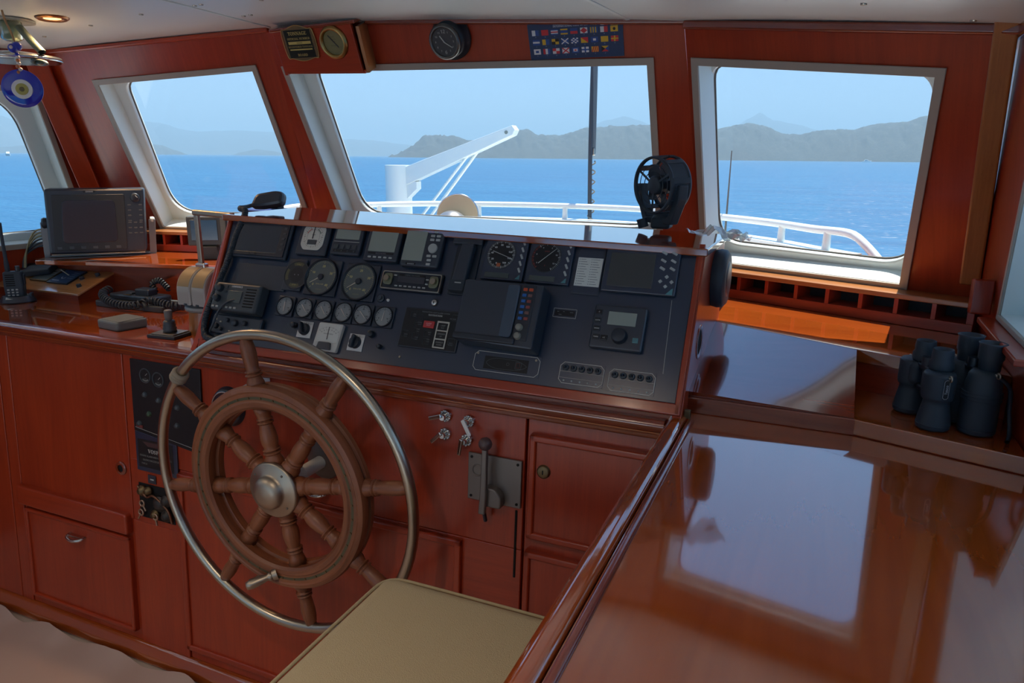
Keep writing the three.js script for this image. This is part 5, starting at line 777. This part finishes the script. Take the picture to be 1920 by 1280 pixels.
{
  const t = thing('switch_box', 'sloping teak topped switch box on the worktop at far left', 'box', [-2.78, 1.1, -1.895]);
  part('box_body', uvm(ext(poly([[-0.095, 0], [0.095, 0], [0.095, 0.104], [-0.095, 0.032]]), 0.47).rotateY(Math.PI / 2).translate(-0.25, 0, 0), 'x'), M.trim, t);
  const top = part('box_top', uvm(rb(0.485, 0.008, 0.208, 0.002), 'x'), P({ map: rep(paleT, 2, 1), roughness: 0.16, clearcoat: 1, clearcoatRoughness: 0.06 }), t, [-0.017, 0.072, 0], [0.362, 0, 0]);
  for (const [x, z] of [[0.145, 0.0], [0.19, 0.052], [0.193, -0.035], [-0.23, -0.02]]) part('toggle_switch', merge(cyl(0.0085, 0.0095, 0.006, 16), rb(0.018, 0.008, 0.008, 0.003).translate(0, 0.006, 0)), M.black, top, [x, 0.006, z], [0, 0.5, 0]);
  const onTop = (o, x, z, y = 0.0045, ry = 0) => { const c = Math.cos(0.362), s = Math.sin(0.362); o.position.set(-2.797 + x, 1.172 + y * c - z * s, -1.895 + z * c + y * s); o.rotation.set(0.362, ry, 0); return o; };
  const c = onTop(thing('blue_switch_plate', 'blue and white printed plate with a dark frame on the sloping switch box', 'plate'), 0.062, 0.003);
  part('plate_frame', rb(0.118, 0.006, 0.1, 0.001), M.black, c, [0, 0.003, 0]); part('plate_print', plate(0.108, 0.09, 0.0004), printed(324, 270, (g, w, h) => { g.fillStyle = '#2c4d74'; g.fillRect(0, 0, w, h); g.fillStyle = '#6f8fb2'; for (let i = 0; i < 4; i++) g.fillRect(190 + 8 * i, 40 + i * 40, 90, 14); g.strokeStyle = '#c9d3dc'; g.lineWidth = 12; g.beginPath(); g.arc(150, 150, 34, 0.2, 3.3); g.stroke(); g.fillStyle = '#c9d3dc'; g.fillRect(30, 225, 120, 12); }), c, [0, 0.0064, 0], [-Math.PI / 2, 0, 0]); part('plate_lever', cyl(0.0025, 0.003, 0.035, 10), M.steel, c, [-0.006, 0.02, -0.006], [0.3, 0, 0.5]);
  const d = onTop(thing('grey_switch_plate', 'second printed plate half hidden under the black plug case on the switch box', 'plate'), -0.053, -0.002);
  part('plate_frame', rb(0.1, 0.006, 0.1, 0.001), M.oldBrass, d, [0, 0.003, 0]); part('plate_print', plate(0.088, 0.088, 0.0004), printed(176, 176, (g, w, h) => { g.fillStyle = '#4b5860'; g.fillRect(0, 0, w, h); g.fillStyle = '#b8c2c8'; g.fillRect(90, 30, 60, 10); g.fillRect(110, 60, 50, 10); g.strokeStyle = '#b8c2c8'; g.lineWidth = 8; g.strokeRect(80, 20, 84, 66); }), d, [0, 0.0064, 0], [-Math.PI / 2, 0, 0]);
  const k = onTop(thing('plug_case', 'black plug in case lying across the switch box beside the handheld radio', 'case'), -0.11, -0.01, 0.012);
  part('case_body', rb(0.12, 0.026, 0.055, 0.006), M.rub, k, [0.015, 0.012, 0.006], [0, 0.35, 0]); part('case_lid', rb(0.12, 0.01, 0.08, 0.003), M.plastic, k, [-0.05, 0.005, -0.012], [0, 0.2, 0]);
}
{
  const t = thing('handheld_radio', 'black handheld radio with a tall aerial standing in its charging cradle', 'radio', [-2.815, 1.1, -1.735]); t.rotation.y = 0.75;
  part('radio_body', ext(poly(roundPoly([[-0.03, 0.012], [0.03, 0.012], [0.033, 0.06], [0.031, 0.118], [-0.03, 0.118], [-0.033, 0.06]], 0.008)), 0.04, 0.006).translate(0, 0, -0.02), M.rub, t);
  for (let i = 0; i < 6; i++) part('grille_slot', rb(0.03, 0.0036, 0.002, 0.0008), M.hole, t, [-0.008, 0.106 - i * 0.008, 0.0202]);
  keyRow(t, [...Array(4)].flatMap((_, j) => [-0.014, 0, 0.014].map((x) => [x - 0.004, 0.05 - j * 0.0105])), 0.0085, 0.006, 0.0206, M.key, 0.0015);
  part('aerial', lathe([[0, 0.0], [0.0085, 0], [0.0085, 0.03], [0.0065, 0.05], [0.0055, 0.15], [0.0065, 0.165], [0.0065, 0.185], [0, 0.187]], 16), M.rub, t, [-0.016, 0.115, 0]);
  part('volume_knob', cyl(0.008, 0.0085, 0.02, 16), M.black, t, [0.017, 0.127, 0]); part('side_key', rb(0.006, 0.04, 0.018, 0.002), M.black, t, [0.034, 0.085, 0]);
  const c = thing('charging_cradle', 'low black oval charging cradle under the handheld radio', 'charger', [-2.81, 1.1, -1.735]); c.rotation.y = 0.75;
  part('cradle_body', lathe([[0.03, 0.012], [0.042, 0.026], [0.05, 0.024], [0.06, 0.006], [0.061, 0], [0, 0]], 36).scale(1, 1, 0.8), M.plastic, c); part('light_plate', rb(0.03, 0.003, 0.012, 0.001), M.key, c, [-0.014, 0.02, 0.037], [0.6, 0, 0]); part('rear_lip', rb(0.012, 0.018, 0.03, 0.004), M.plastic, c, [0.046, 0.024, 0]);
}
function helix(path, R, turns, r, seg = 8) { const c = new THREE.CatmullRomCurve3(path.map((p) => V(...p)), false, 'centripetal'), N = turns * 10, pts = [], fr = c.computeFrenetFrames(N, false); for (let i = 0; i <= N; i++) { const p = c.getPointAt(i / N), a = i / 10 * Math.PI * 2; pts.push(p.addScaledVector(fr.normals[i], R * Math.cos(a)).addScaledVector(fr.binormals[i], R * Math.sin(a))); } return new THREE.TubeGeometry(new THREE.CatmullRomCurve3(pts), N, r, seg); }
{
  const t = thing('corded_handset', 'black corded handset in its cradle with a coiled cord on the worktop', 'handset', [-2.32, 1.1, -1.88]); t.rotation.y = 0.06;
  part('cradle_base', ext(poly(roundPoly([[-0.17, -0.065], [0.17, -0.075], [0.2, 0.05], [-0.14, 0.07]], 0.02)), 0.022, 0.004).rotateX(-Math.PI / 2), M.greyPlastic, t);
  part('handset_body', ext(poly(roundPoly([[-0.14, -0.035], [0.1, -0.04], [0.11, 0.035], [-0.12, 0.045]], 0.02)), 0.024, 0.007).rotateX(-Math.PI / 2), M.plastic, t, [0, 0.021, -0.008]);
  part('hook_block', rb(0.07, 0.03, 0.045, 0.008), M.black, t, [0.025, 0.055, 0.0]); part('key_pad', rb(0.03, 0.01, 0.02, 0.004), M.black, t, [-0.04, 0.047, 0.012]); part('label_spot', rb(0.03, 0.002, 0.012, 0.0008), M.oldBrass, t, [-0.038, 0.0455, 0.028]);
  part('coiled_cord', helix([[-0.155, 0.055, 0.0], [-0.14, 0.046, 0.045], [-0.07, 0.03, 0.085], [0.02, 0.022, 0.1], [0.085, 0.03, 0.09], [0.1, 0.04, 0.06], [0.13, 0.034, 0.05], [0.19, 0.028, 0.055], [0.235, 0.024, 0.04]], 0.0125, 30, 0.0036, 6), M.rub, t);
  part('folded_loop', helix([[0.02, 0.05, -0.05], [0.0, 0.075, -0.055], [0.03, 0.09, -0.06], [0.08, 0.06, -0.055]], 0.008, 12, 0.0038, 6), M.rub, t);
}
{
  const t = thing('engine_control', 'twin lever engine control with a cream drum head on a brown round base', 'control', [-1.785, 1.1, -1.69]);
  part('round_base', uvm(cyl(0.062, 0.068, 0.075, 40).translate(0, 0.0375, 0), 'y'), M.teak, t); part('grey_collar', lathe([[0, 0.102], [0.058, 0.102], [0.07, 0.094], [0.073, 0.08], [0.068, 0.074], [0, 0.074]], 44), M.greyPlastic, t);
  part('grey_collar', lathe([[0.052, 0.101], [0.068, 0.0955], [0.0735, 0.084], [0.072, 0.076], [0.06, 0.0745]], 44), S(lin(0.3, 0.31, 0.3), 0.4), t);
  const cream = S(lin(0.40, 0.40, 0.37), 0.4), tan = S(lin(0.30, 0.215, 0.10), 0.5);
  const half = (x) => { const s = new THREE.Shape(); s.moveTo(-0.072, 0); s.lineTo(0.072, 0); s.lineTo(0.072, 0.04); s.absarc(0, 0.04, 0.072, 0, Math.PI, false); s.lineTo(-0.072, 0); return ext(s, 0.058, 0.006, 28).rotateY(Math.PI / 2).translate(x, 0.098, 0); };
  part('drum_half', half(-0.058), cream, t); part('drum_half', half(0.003), cream, t);
  for (const x of [-0.029, 0.032]) { const g = new THREE.CylinderGeometry(0.0726, 0.0726, 0.047, 30, 1, true, 0, 1.15).rotateZ(Math.PI / 2); part('tan_band', g.rotateX(-0.25), tan, t, [x, 0.138, 0]); part('screw_cap', cyl(0.012, 0.013, 0.006, 20), M.rub, t, [x * 0.8, 0.1, 0.062]); }
  part('lever', rb(0.019, 0.19, 0.012, 0.004), M.brushed, t, [-0.026, 0.29, -0.01]); part('lever', rb(0.019, 0.19, 0.012, 0.004), M.brushed, t, [0.112, 0.285, -0.01], [0, 0, -0.03]);
  part('lever_grip', rb(0.16, 0.018, 0.022, 0.006), M.brushed, t, [0.043, 0.376, -0.01], [0, 0, -0.03]); part('lever_boss', rb(0.04, 0.022, 0.02, 0.005), M.chrome, t, [-0.014, 0.21, 0.0]);
  part('lever_boss', rb(0.04, 0.022, 0.02, 0.005), M.chrome, t, [0.095, 0.205, 0.0]);
}
{
  const t = thing('grey_case', 'small flat grey plastic case lying on the worktop', 'case', [-2.09, 1.1, -1.612]); t.rotation.y = -0.12;
  part('case_body', ext(poly(roundPoly([[-0.062, -0.052], [0.05, -0.052], [0.062, 0.048], [-0.05, 0.052]], 0.012)), 0.03, 0.006).rotateX(-Math.PI / 2), S(lin(0.13, 0.155, 0.15), 0.45), t); part('lid_seam', ext(poly(rrect(0.1, 0.092, 0.01)), 0.002, 0.0006).rotateX(-Math.PI / 2), S(lin(0.15, 0.175, 0.168), 0.45), t, [0, 0.0295, 0]);
  const s = thing('joystick', 'ribbed grey steering tiller on a shiny square plate by the console', 'joystick', [-1.855, 1.1, -1.59]); s.rotation.y = 0.1;
  part('base_plate', rb(0.105, 0.01, 0.085, 0.002), M.rub, s, [0, 0.005, 0]); part('top_plate', rb(0.085, 0.004, 0.068, 0.001), M.steel, s, [0, 0.012, 0]);
  part('bellows', lathe([[0, 0.014], [0.021, 0.014], [0.019, 0.021], [0.021, 0.025], [0.0175, 0.031], [0.0195, 0.035], [0.016, 0.041], [0.018, 0.045], [0.0145, 0.051], [0, 0.053]], 28), M.greyPlastic, s); part('stick_grip', lathe([[0, 0.05], [0.010, 0.05], [0.012, 0.062], [0.0125, 0.08], [0.009, 0.084], [0, 0.084]], 20), S(lin(0.16, 0.16, 0.15), 0.5), s);
}
{
  const t = thing('small_monitor', 'small grey framed screen on a black pedestal behind the engine control', 'monitor', [-2.235, 1.2505, -2.15]); t.rotation.y = 0.55;
  part('pedestal', ext(poly(roundPoly([[-0.042, 0], [0.042, 0], [0.034, 0.052], [-0.034, 0.052]], 0.006)), 0.07, 0.004).translate(0, 0, -0.035), M.rub, t); part('screen_case', rb(0.155, 0.115, 0.035, 0.006), M.greyPlastic, t, [0, 0.11, 0]); part('screen', rb(0.1, 0.08, 0.004, 0.001), M.screen, t, [-0.012, 0.114, 0.0175]); part('bezel_strip', rb(0.02, 0.1, 0.004, 0.001), S(lin(0.12, 0.14, 0.13), 0.4), t, [0.06, 0.112, 0.0175]);
  const b = thing('blue_tray', 'dark blue shallow tray lying at the foot of the port front window', 'tray', [-1.985, 1.347, -2.21]);
  part('tray_body', lathe([[0, 0.094], [0.07, 0.095], [0.078, 0.103], [0.081, 0.102], [0.072, 0.088], [0.03, 0.0], [0, 0]], 40), S(lin(0.012, 0.035, 0.16), 0.4), b);
}
// ------------------------------------------------------------------ on the console: microphone and cord, fan, side speaker
{
  const t = thing('radio_microphone', 'black fist microphone lying on top of the console with a corrugated cord', 'microphone', [-1.625, 1.493, -1.775]);
  part('microphone_body', ext(poly(roundPoly([[-0.055, -0.022], [-0.02, -0.026], [0.05, -0.02], [0.056, 0.018], [0.03, 0.026], [-0.035, 0.02]], 0.014)), 0.036, 0.01), M.plastic, t, [0.03, 0.018, -0.02], [-0.4, 0.25, 0.2]);
  part('rest_foot', rb(0.05, 0.014, 0.03, 0.004), M.rub, t, [0.035, 0.005, -0.03]); part('thumb_key', rb(0.036, 0.008, 0.016, 0.003), M.rub, t, [0.02, 0.041, -0.016], [-0.4, 0.25, 0.2]);
  part('cord_relief', tube([[-0.02, 0.012, -0.01], [-0.03, 0.006, 0.01], [-0.007, 0.006, 0.075]], 0.006, 20, 8), M.rub, t);
  const P0 = onBoard(-1.332, 0.398, 0.012), uvs = [[-1.334, 0.393], [-1.341, 0.322], [-1.345, 0.244], [-1.354, 0.17], [-1.363, 0.106], [-1.366, 0.07], [-1.36, 0.03], [-1.345, 0.004], [-1.32, -0.002], [-1.293, 0.004]];
  const path = [[-1.632, 1.497, -1.70], ...uvs.map(([u, v]) => onBoard(u, v, 0.013))].map((p) => V(...p).sub(t.position).toArray());
  part('corrugated_cord', helix(path, 0.006, 95, 0.0038, 5), M.rub, t); part('cord_core', tube(path, 0.005, 80, 8), M.black, t);
}
{
  const t = thing('cabin_fan', 'black caged desk fan clamped on the starboard end of the console top', 'fan', [-0.41, 1.472, -1.955]);
  part('clamp_base', merge(rb(0.052, 0.03, 0.055, 0.008).translate(0.005, 0.014, 0), cyl(0.022, 0.028, 0.02, 24).translate(0.005, 0.03, 0)), M.rub, t); part('clamp_screw', cyl(0.014, 0.014, 0.024, 16).rotateZ(0.3), M.rub, t, [-0.045, 0.012, 0.01]);
  const sh = poly(roundPoly([[-0.084, 0.115], [-0.069, 0.115], [-0.067, 0.085], [-0.04, 0.03], [0.04, 0.03], [0.067, 0.085], [0.069, 0.115], [0.084, 0.115], [0.082, 0.078], [0.052, 0.012], [-0.052, 0.012], [-0.082, 0.078]], 0.004));
  part('yoke', ext(sh, 0.03, 0.003).translate(0, 0, -0.015), M.rub, t, [0, 0, 0], [0, -0.62, 0]);
  const h = new THREE.Group(); h.name = 'cage'; h.position.set(0, 0.114, 0); h.rotation.set(0.05, -0.62, 0); t.add(h);
  for (const z of [-0.03, 0.03]) part('cage_ring', latheZ([[0.0685, z - 0.005], [0.074, z - 0.005], [0.0755, z], [0.074, z + 0.005], [0.0685, z + 0.005], [0.0685, z - 0.005]], 60), M.rub, h);
  for (let k = 0; k < 8; k++) { const a = k * Math.PI / 4 + 0.2; part('cage_strut', rb(0.016, 0.005, 0.06, 0.002), M.rub, h, [0.073 * Math.cos(a), 0.073 * Math.sin(a), 0], [0, 0, a + Math.PI / 2]); }
  part('cage_shield', new THREE.CylinderGeometry(0.0735, 0.0735, 0.05, 30, 1, true, 0.5, 2.0).rotateX(Math.PI / 2), M.rub, h);
  for (const z of [0.03, -0.03]) for (const r of [0.036, 0.053]) part('guard_ring', new THREE.TorusGeometry(r, 0.0012, 6, 44), M.rub, h, [0, 0, z]);
  for (let k = 0; k < 3; k++) { const a = k * Math.PI * 2 / 3 + 0.5; for (const z of [0.03, -0.03]) part('guard_spoke', rb(0.05, 0.006, 0.003, 0.001), M.rub, h, [0.046 * Math.cos(a), 0.046 * Math.sin(a), z], [0, 0, a]); }
  part('motor_hub', latheZ([[0, 0.034], [0.02, 0.033], [0.025, 0.027], [0.025, -0.03], [0, -0.03]], 32), M.rub, h);
  for (let k = 0; k < 5; k++) { const a = k * Math.PI * 0.4; part('fan_blade', ext(poly(roundPoly([[0.014, -0.012], [0.055, -0.026], [0.064, 0.004], [0.05, 0.018], [0.014, 0.01]], 0.008)), 0.002, 0.0005), M.plastic, h, [0, 0, 0], [0.45, 0, a]).rotation.set(0.35 * Math.cos(a), 0.35 * Math.sin(a), a); }
}
{
  const t = thing('side_speaker', 'round black speaker hanging on the starboard cheek of the console', 'speaker', [-0.2415, 1.365, -1.84]);
  part('speaker_body', latheZ([[0, 0.026], [0.062, 0.026], [0.071, 0.02], [0.073, 0.01], [0.07, 0]], 48).scale(1, 1, 1.3).rotateY(Math.PI / 2), M.rub, t); part('centre_pad', latheZ([[0, 0.005], [0.04, 0.004], [0.045, 0]], 36).rotateY(Math.PI / 2), M.plastic, t, [0.033, 0, 0]);
  const f = thing('plastic_scrap', 'crumpled clear plastic wrapping at the starboard end of the console top', 'wrapping', [-0.25, 1.4705, -1.72]);
  const g = new THREE.PlaneGeometry(0.13, 0.10, 9, 7), p = g.attributes.position; seed = 91; for (let i = 0; i < p.count; i++) p.setZ(i, 0.003 + rnd() * 0.02 * (p.getX(i) > -0.03 ? 1.5 : 0.5)); g.rotateX(-Math.PI / 2); g.computeVertexNormals();
  const s = part('sheet', g.toNonIndexed(), P({ color: lin(0.8, 0.85, 0.84), roughness: 0.15, transmission: 0.55, thickness: 0, side: THREE.DoubleSide }), f, [0.02, 0, -0.02], [0, 0.4, -0.18]); s.geometry.computeVertexNormals();
}
// ------------------------------------------------------------------ binoculars on the lower starboard shelf
function binoculars(label, p, turn, big) {
  const t = thing('binoculars', label, 'binoculars', p, 'binoculars on the starboard shelf'); t.rotation.y = turn; const H = big ? 0.182 : 0.165, gap = big ? 0.037 : 0.05;
  for (const s of [-1, 1]) {
    const b = part('barrel', big ? lathe([[0, 0.002], [0.03, 0.002], [0.033, 0.006], [0.0335, 0.03], [0.0325, 0.066], [0.034, 0.07], [0.034, 0.085], [0.032, 0.088], [0.032, 0.102], [0.027, 0.122], [0.02, 0.13], [0, 0.13]], 40) : lathe([[0, 0.002], [0.028, 0.002], [0.031, 0.006], [0.031, 0.016], [0.0245, 0.052], [0.0235, 0.06], [0.0275, 0.064], [0.029, 0.07], [0.029, 0.112], [0.026, 0.118], [0, 0.119]], 40), M.rub, t, [s * gap, 0, 0]);
    part('objective_ring', new THREE.TorusGeometry(big ? 0.0325 : 0.0305, 0.0015, 8, 40).rotateX(Math.PI / 2), M.black, b, [0, 0.012, 0]);
    const e = part('eyepiece', big ? lathe([[0.012, 0.128], [0.019, 0.128], [0.02, 0.148], [0.0225, 0.152], [0.0225, 0.178], [0.0245, 0.182], [0.021, 0.183], [0.019, 0.176], [0, 0.174]], 36) : lathe([[0.01, 0.117], [0.02, 0.117], [0.0225, 0.123], [0.0225, 0.134], [0.0195, 0.139], [0.02, 0.148], [0.0185, 0.16], [0.0175, 0.161], [0.0155, 0.156], [0, 0.154]], 36), M.rub, t, [s * gap * (big ? 0.9 : 0.68), 0, -0.008]);
    part('eye_lens', cyl(0.012, 0.012, 0.001, 24), M.screen, e, [0, big ? 0.1755 : 0.1555, 0]);
    if (big) for (const y of [0.072, 0.079, 0.086]) part('grip_rib', new THREE.TorusGeometry(0.0338, 0.0013, 6, 40).rotateX(Math.PI / 2), M.rub, b, [0, y, 0]);
    else part('prism_housing', rb(0.056, 0.052, 0.05, 0.014, 4), M.rub, b, [s * -0.008, 0.092, -0.004]);
    part('strap_lug', merge(new THREE.TorusGeometry(0.005, 0.0018, 8, 16), rb(0.006, 0.006, 0.006, 0.002).translate(-0.005 * s, 0, 0)), M.steel, b, [s * (big ? 0.031 : 0.031), big ? 0.126 : 0.112, -0.004]);
  }
  part('bridge', merge(rb(0.05, 0.014, 0.02, 0.005).translate(0, big ? 0.122 : 0.112, 0), rb(0.05, 0.014, 0.02, 0.005).translate(0, big ? 0.06 : 0.068, 0), cyl(0.008, 0.008, 0.07, 18).translate(0, big ? 0.092 : 0.09, 0), cyl(0.012, 0.012, 0.018, 24).translate(0, big ? 0.136 : 0.126, 0)), M.black, t);
  return t;
}
const bL = binoculars('smaller black binoculars standing upright with an outlined maker badge', [0.222, 1.1353, -1.625], -1.22, false);
part('maker_badge', plate(0.04, 0.012, 0.0006), printed(160, 48, (g) => { g.fillStyle = '#171a1e'; g.fillRect(0, 0, 160, 48); g.strokeStyle = '#9aa0a4'; g.lineWidth = 4; g.beginPath(); g.roundRect(4, 4, 152, 40, 18); g.stroke(); text(g, 'Tasco', 80, 26, 28, '#a9aeb2', 'sans-serif', 'center', 'bold'); }), bL, [0.0795, 0.09, 0.0], [0, Math.PI / 2, Math.PI / 2]);
const bR = binoculars('larger black binoculars with ribbed grips and tall eyecups, standing upright', [0.30, 1.1353, -1.62], -1.15, true);
part('neck_strap', tube([[0.064, 0.126, -0.004], [0.06, 0.10, -0.035], [0.058, 0.05, -0.045], [0.075, 0.012, -0.04], [0.10, 0.006, -0.02]], 0.004, 40, 8), M.rub, bR);

// ------------------------------------------------------------------ ceiling: lit downlight, hanging lamp with a blue charm
function downlight(x, z, label, k = 1) {
  const y = ceilAt(x), t = thing('downlight', label, 'downlight', [x, y, z], 'brass ceiling downlights'); t.rotation.z = Math.atan((ceilAt(x + 0.05) - ceilAt(x - 0.05)) / 0.1);
  part('brass_ring', lathe([[0.024, 0.004], [0.026, -0.004], [0.04, -0.008], [0.047, -0.003], [0.048, 0.004]], 44), S(lin(0.32, 0.15, 0.065), 0.35, 1), t);
  part('lens', cyl(0.0245, 0.0245, 0.003, 32), new THREE.MeshStandardMaterial({ color: lin(0.8, 0.6, 0.4), emissive: lin(1, 0.55, 0.22), emissiveIntensity: 1.6, roughness: 0.3 }), t, [0, -0.0025, 0]);
  const s = new THREE.SpotLight(k > 1 ? 0xffe6cc : 0xffc890, 1.2 * k, 0, 1.15, 0.6, 2); s.position.set(x, y - 0.012, z); s.target.position.set(x, 0, z); s.castShadow = true; s.shadow.radius = 1.2; scene.add(s, s.target);
}
downlight(-2.27, -1.645, 'small brass ringed ceiling downlight, lit, near the hanging lamp');
for (const [x, z, where] of [[-2.1, -0.25, 'over the port side behind the wheel'], [-0.7, -0.25, 'above the helm stool'], [-2.1, 0.9, 'midway along the port side of the cabin'], [-0.7, 0.9, 'midway along the starboard side of the cabin'], [-1.4, 2.0, 'near the glazed after wall']]) downlight(x, z, 'brass ringed ceiling downlight ' + where, 1.01);
{
  const t = thing('hanging_lamp', 'metal gimbal lamp hanging from the ceiling at the upper left edge', 'lamp', [-2.365, ceilAt(-2.365), -1.6]);
  t.scale.y = 0.82; part('ceiling_plate', cyl(0.075, 0.075, 0.008, 40), S(lin(0.3, 0.31, 0.27), 0.4, 0.6), t, [-0.05, -0.006, 0]); part('lamp_body', lathe([[0, 0], [0.032, 0], [0.034, -0.03], [0.03, -0.062], [0.018, -0.07], [0, -0.07]], 28), P({ color: lin(0.16, 0.24, 0.15), roughness: 0.15, ior: 1.5, transmission: 0.4, thickness: 0.03 }), t, [-0.04, -0.008, 0]);
  part('stem', cyl(0.006, 0.006, 0.1, 14), M.steel, t, [-0.035, -0.1, 0]); part('lamp_shade', lathe([[0.0, -0.118], [0.05, -0.12], [0.12, -0.134], [0.126, -0.146], [0.118, -0.152], [0.05, -0.146], [0, -0.146]], 48), M.chrome, t, [-0.03, 0, 0]);
  part('side_arm', tube([[0.0, -0.03, 0], [0.05, -0.085, 0], [0.09, -0.125, 0]], 0.012, 16, 8), S(lin(0.12, 0.16, 0.13), 0.4, 0.5), t); part('ring_pull', new THREE.TorusGeometry(0.028, 0.006, 10, 30).scale(1.1, 0.35, 1), S(lin(0.25, 0.27, 0.22), 0.4, 0.7), t, [0.10, -0.165, 0.02], [0.1, 0, -0.15]); part('under_burner', rb(0.04, 0.022, 0.03, 0.006), S(lin(0.05, 0.09, 0.06), 0.4, 0.4), t, [0.07, -0.155, 0]);
  const e = thing('eye_charm', 'round blue glass eye charm with white and yellow rings on a beaded cord', 'charm', [-2.243, 1.84, -1.5]); e.rotation.y = 0.75;
  const M4 = (r1, r2, h) => latheZ([[0, h / 2], [r1 * 0.8, h / 2], [r1, h * 0.25], [r1, -h * 0.25], [r1 * 0.8, -h / 2], [0, -h / 2]], 48);
  part('blue_disc', M4(0.054, 0, 0.012), P({ color: lin(0.01, 0.025, 0.45), roughness: 0.08, ior: 1.5, clearcoat: 1 }), e); part('white_ring', disc(0.027, 0.028, 0.003, 40), M.whitePaint, e, [0, -0.002, 0.0065]); part('yellow_ring', disc(0.0165, 0.017, 0.002, 32), S(lin(0.42, 0.38, 0.09), 0.3), e, [0, -0.002, 0.0085]); part('pupil', disc(0.0065, 0.007, 0.002, 20), S(lin(0.13, 0.10, 0.03), 0.3), e, [0, -0.002, 0.0098]);
  const cols = [lin(0.5, 0.18, 0.06), lin(0.02, 0.04, 0.4), lin(0.6, 0.55, 0.5)].map((c) => S(c, 0.3)); const bg = new THREE.SphereGeometry(0.0058, 12, 10), bg2 = new THREE.SphereGeometry(0.013, 16, 12);
  for (let k = 0; k < 8; k++) part('bead', bg, cols[k % 2 ? 2 : k > 4 ? 1 : 0], e, [0.003 * (k % 2 ? 1 : -1) * (k < 3 ? 1 : 0.2), 0.045 + k * 0.0085, 0.002]);
  part('eye_bead', bg2, cols[1], e, [0.002, 0.118, 0]); part('eye_bead', bg2, cols[1], e, [-0.008, 0.112, 0.006]); part('eye_spot', new THREE.SphereGeometry(0.006, 12, 10), cols[2], e, [-0.009, 0.113, 0.0145]);
  part('cord', tube([[0, 0.12, 0], [-0.006, 0.15, 0], [-0.018, 0.19, 0], [-0.022, 0.215, 0]], 0.003, 24, 6), S(lin(0.36, 0.22, 0.10), 0.8), e);
}

renderer.render(scene, camera);
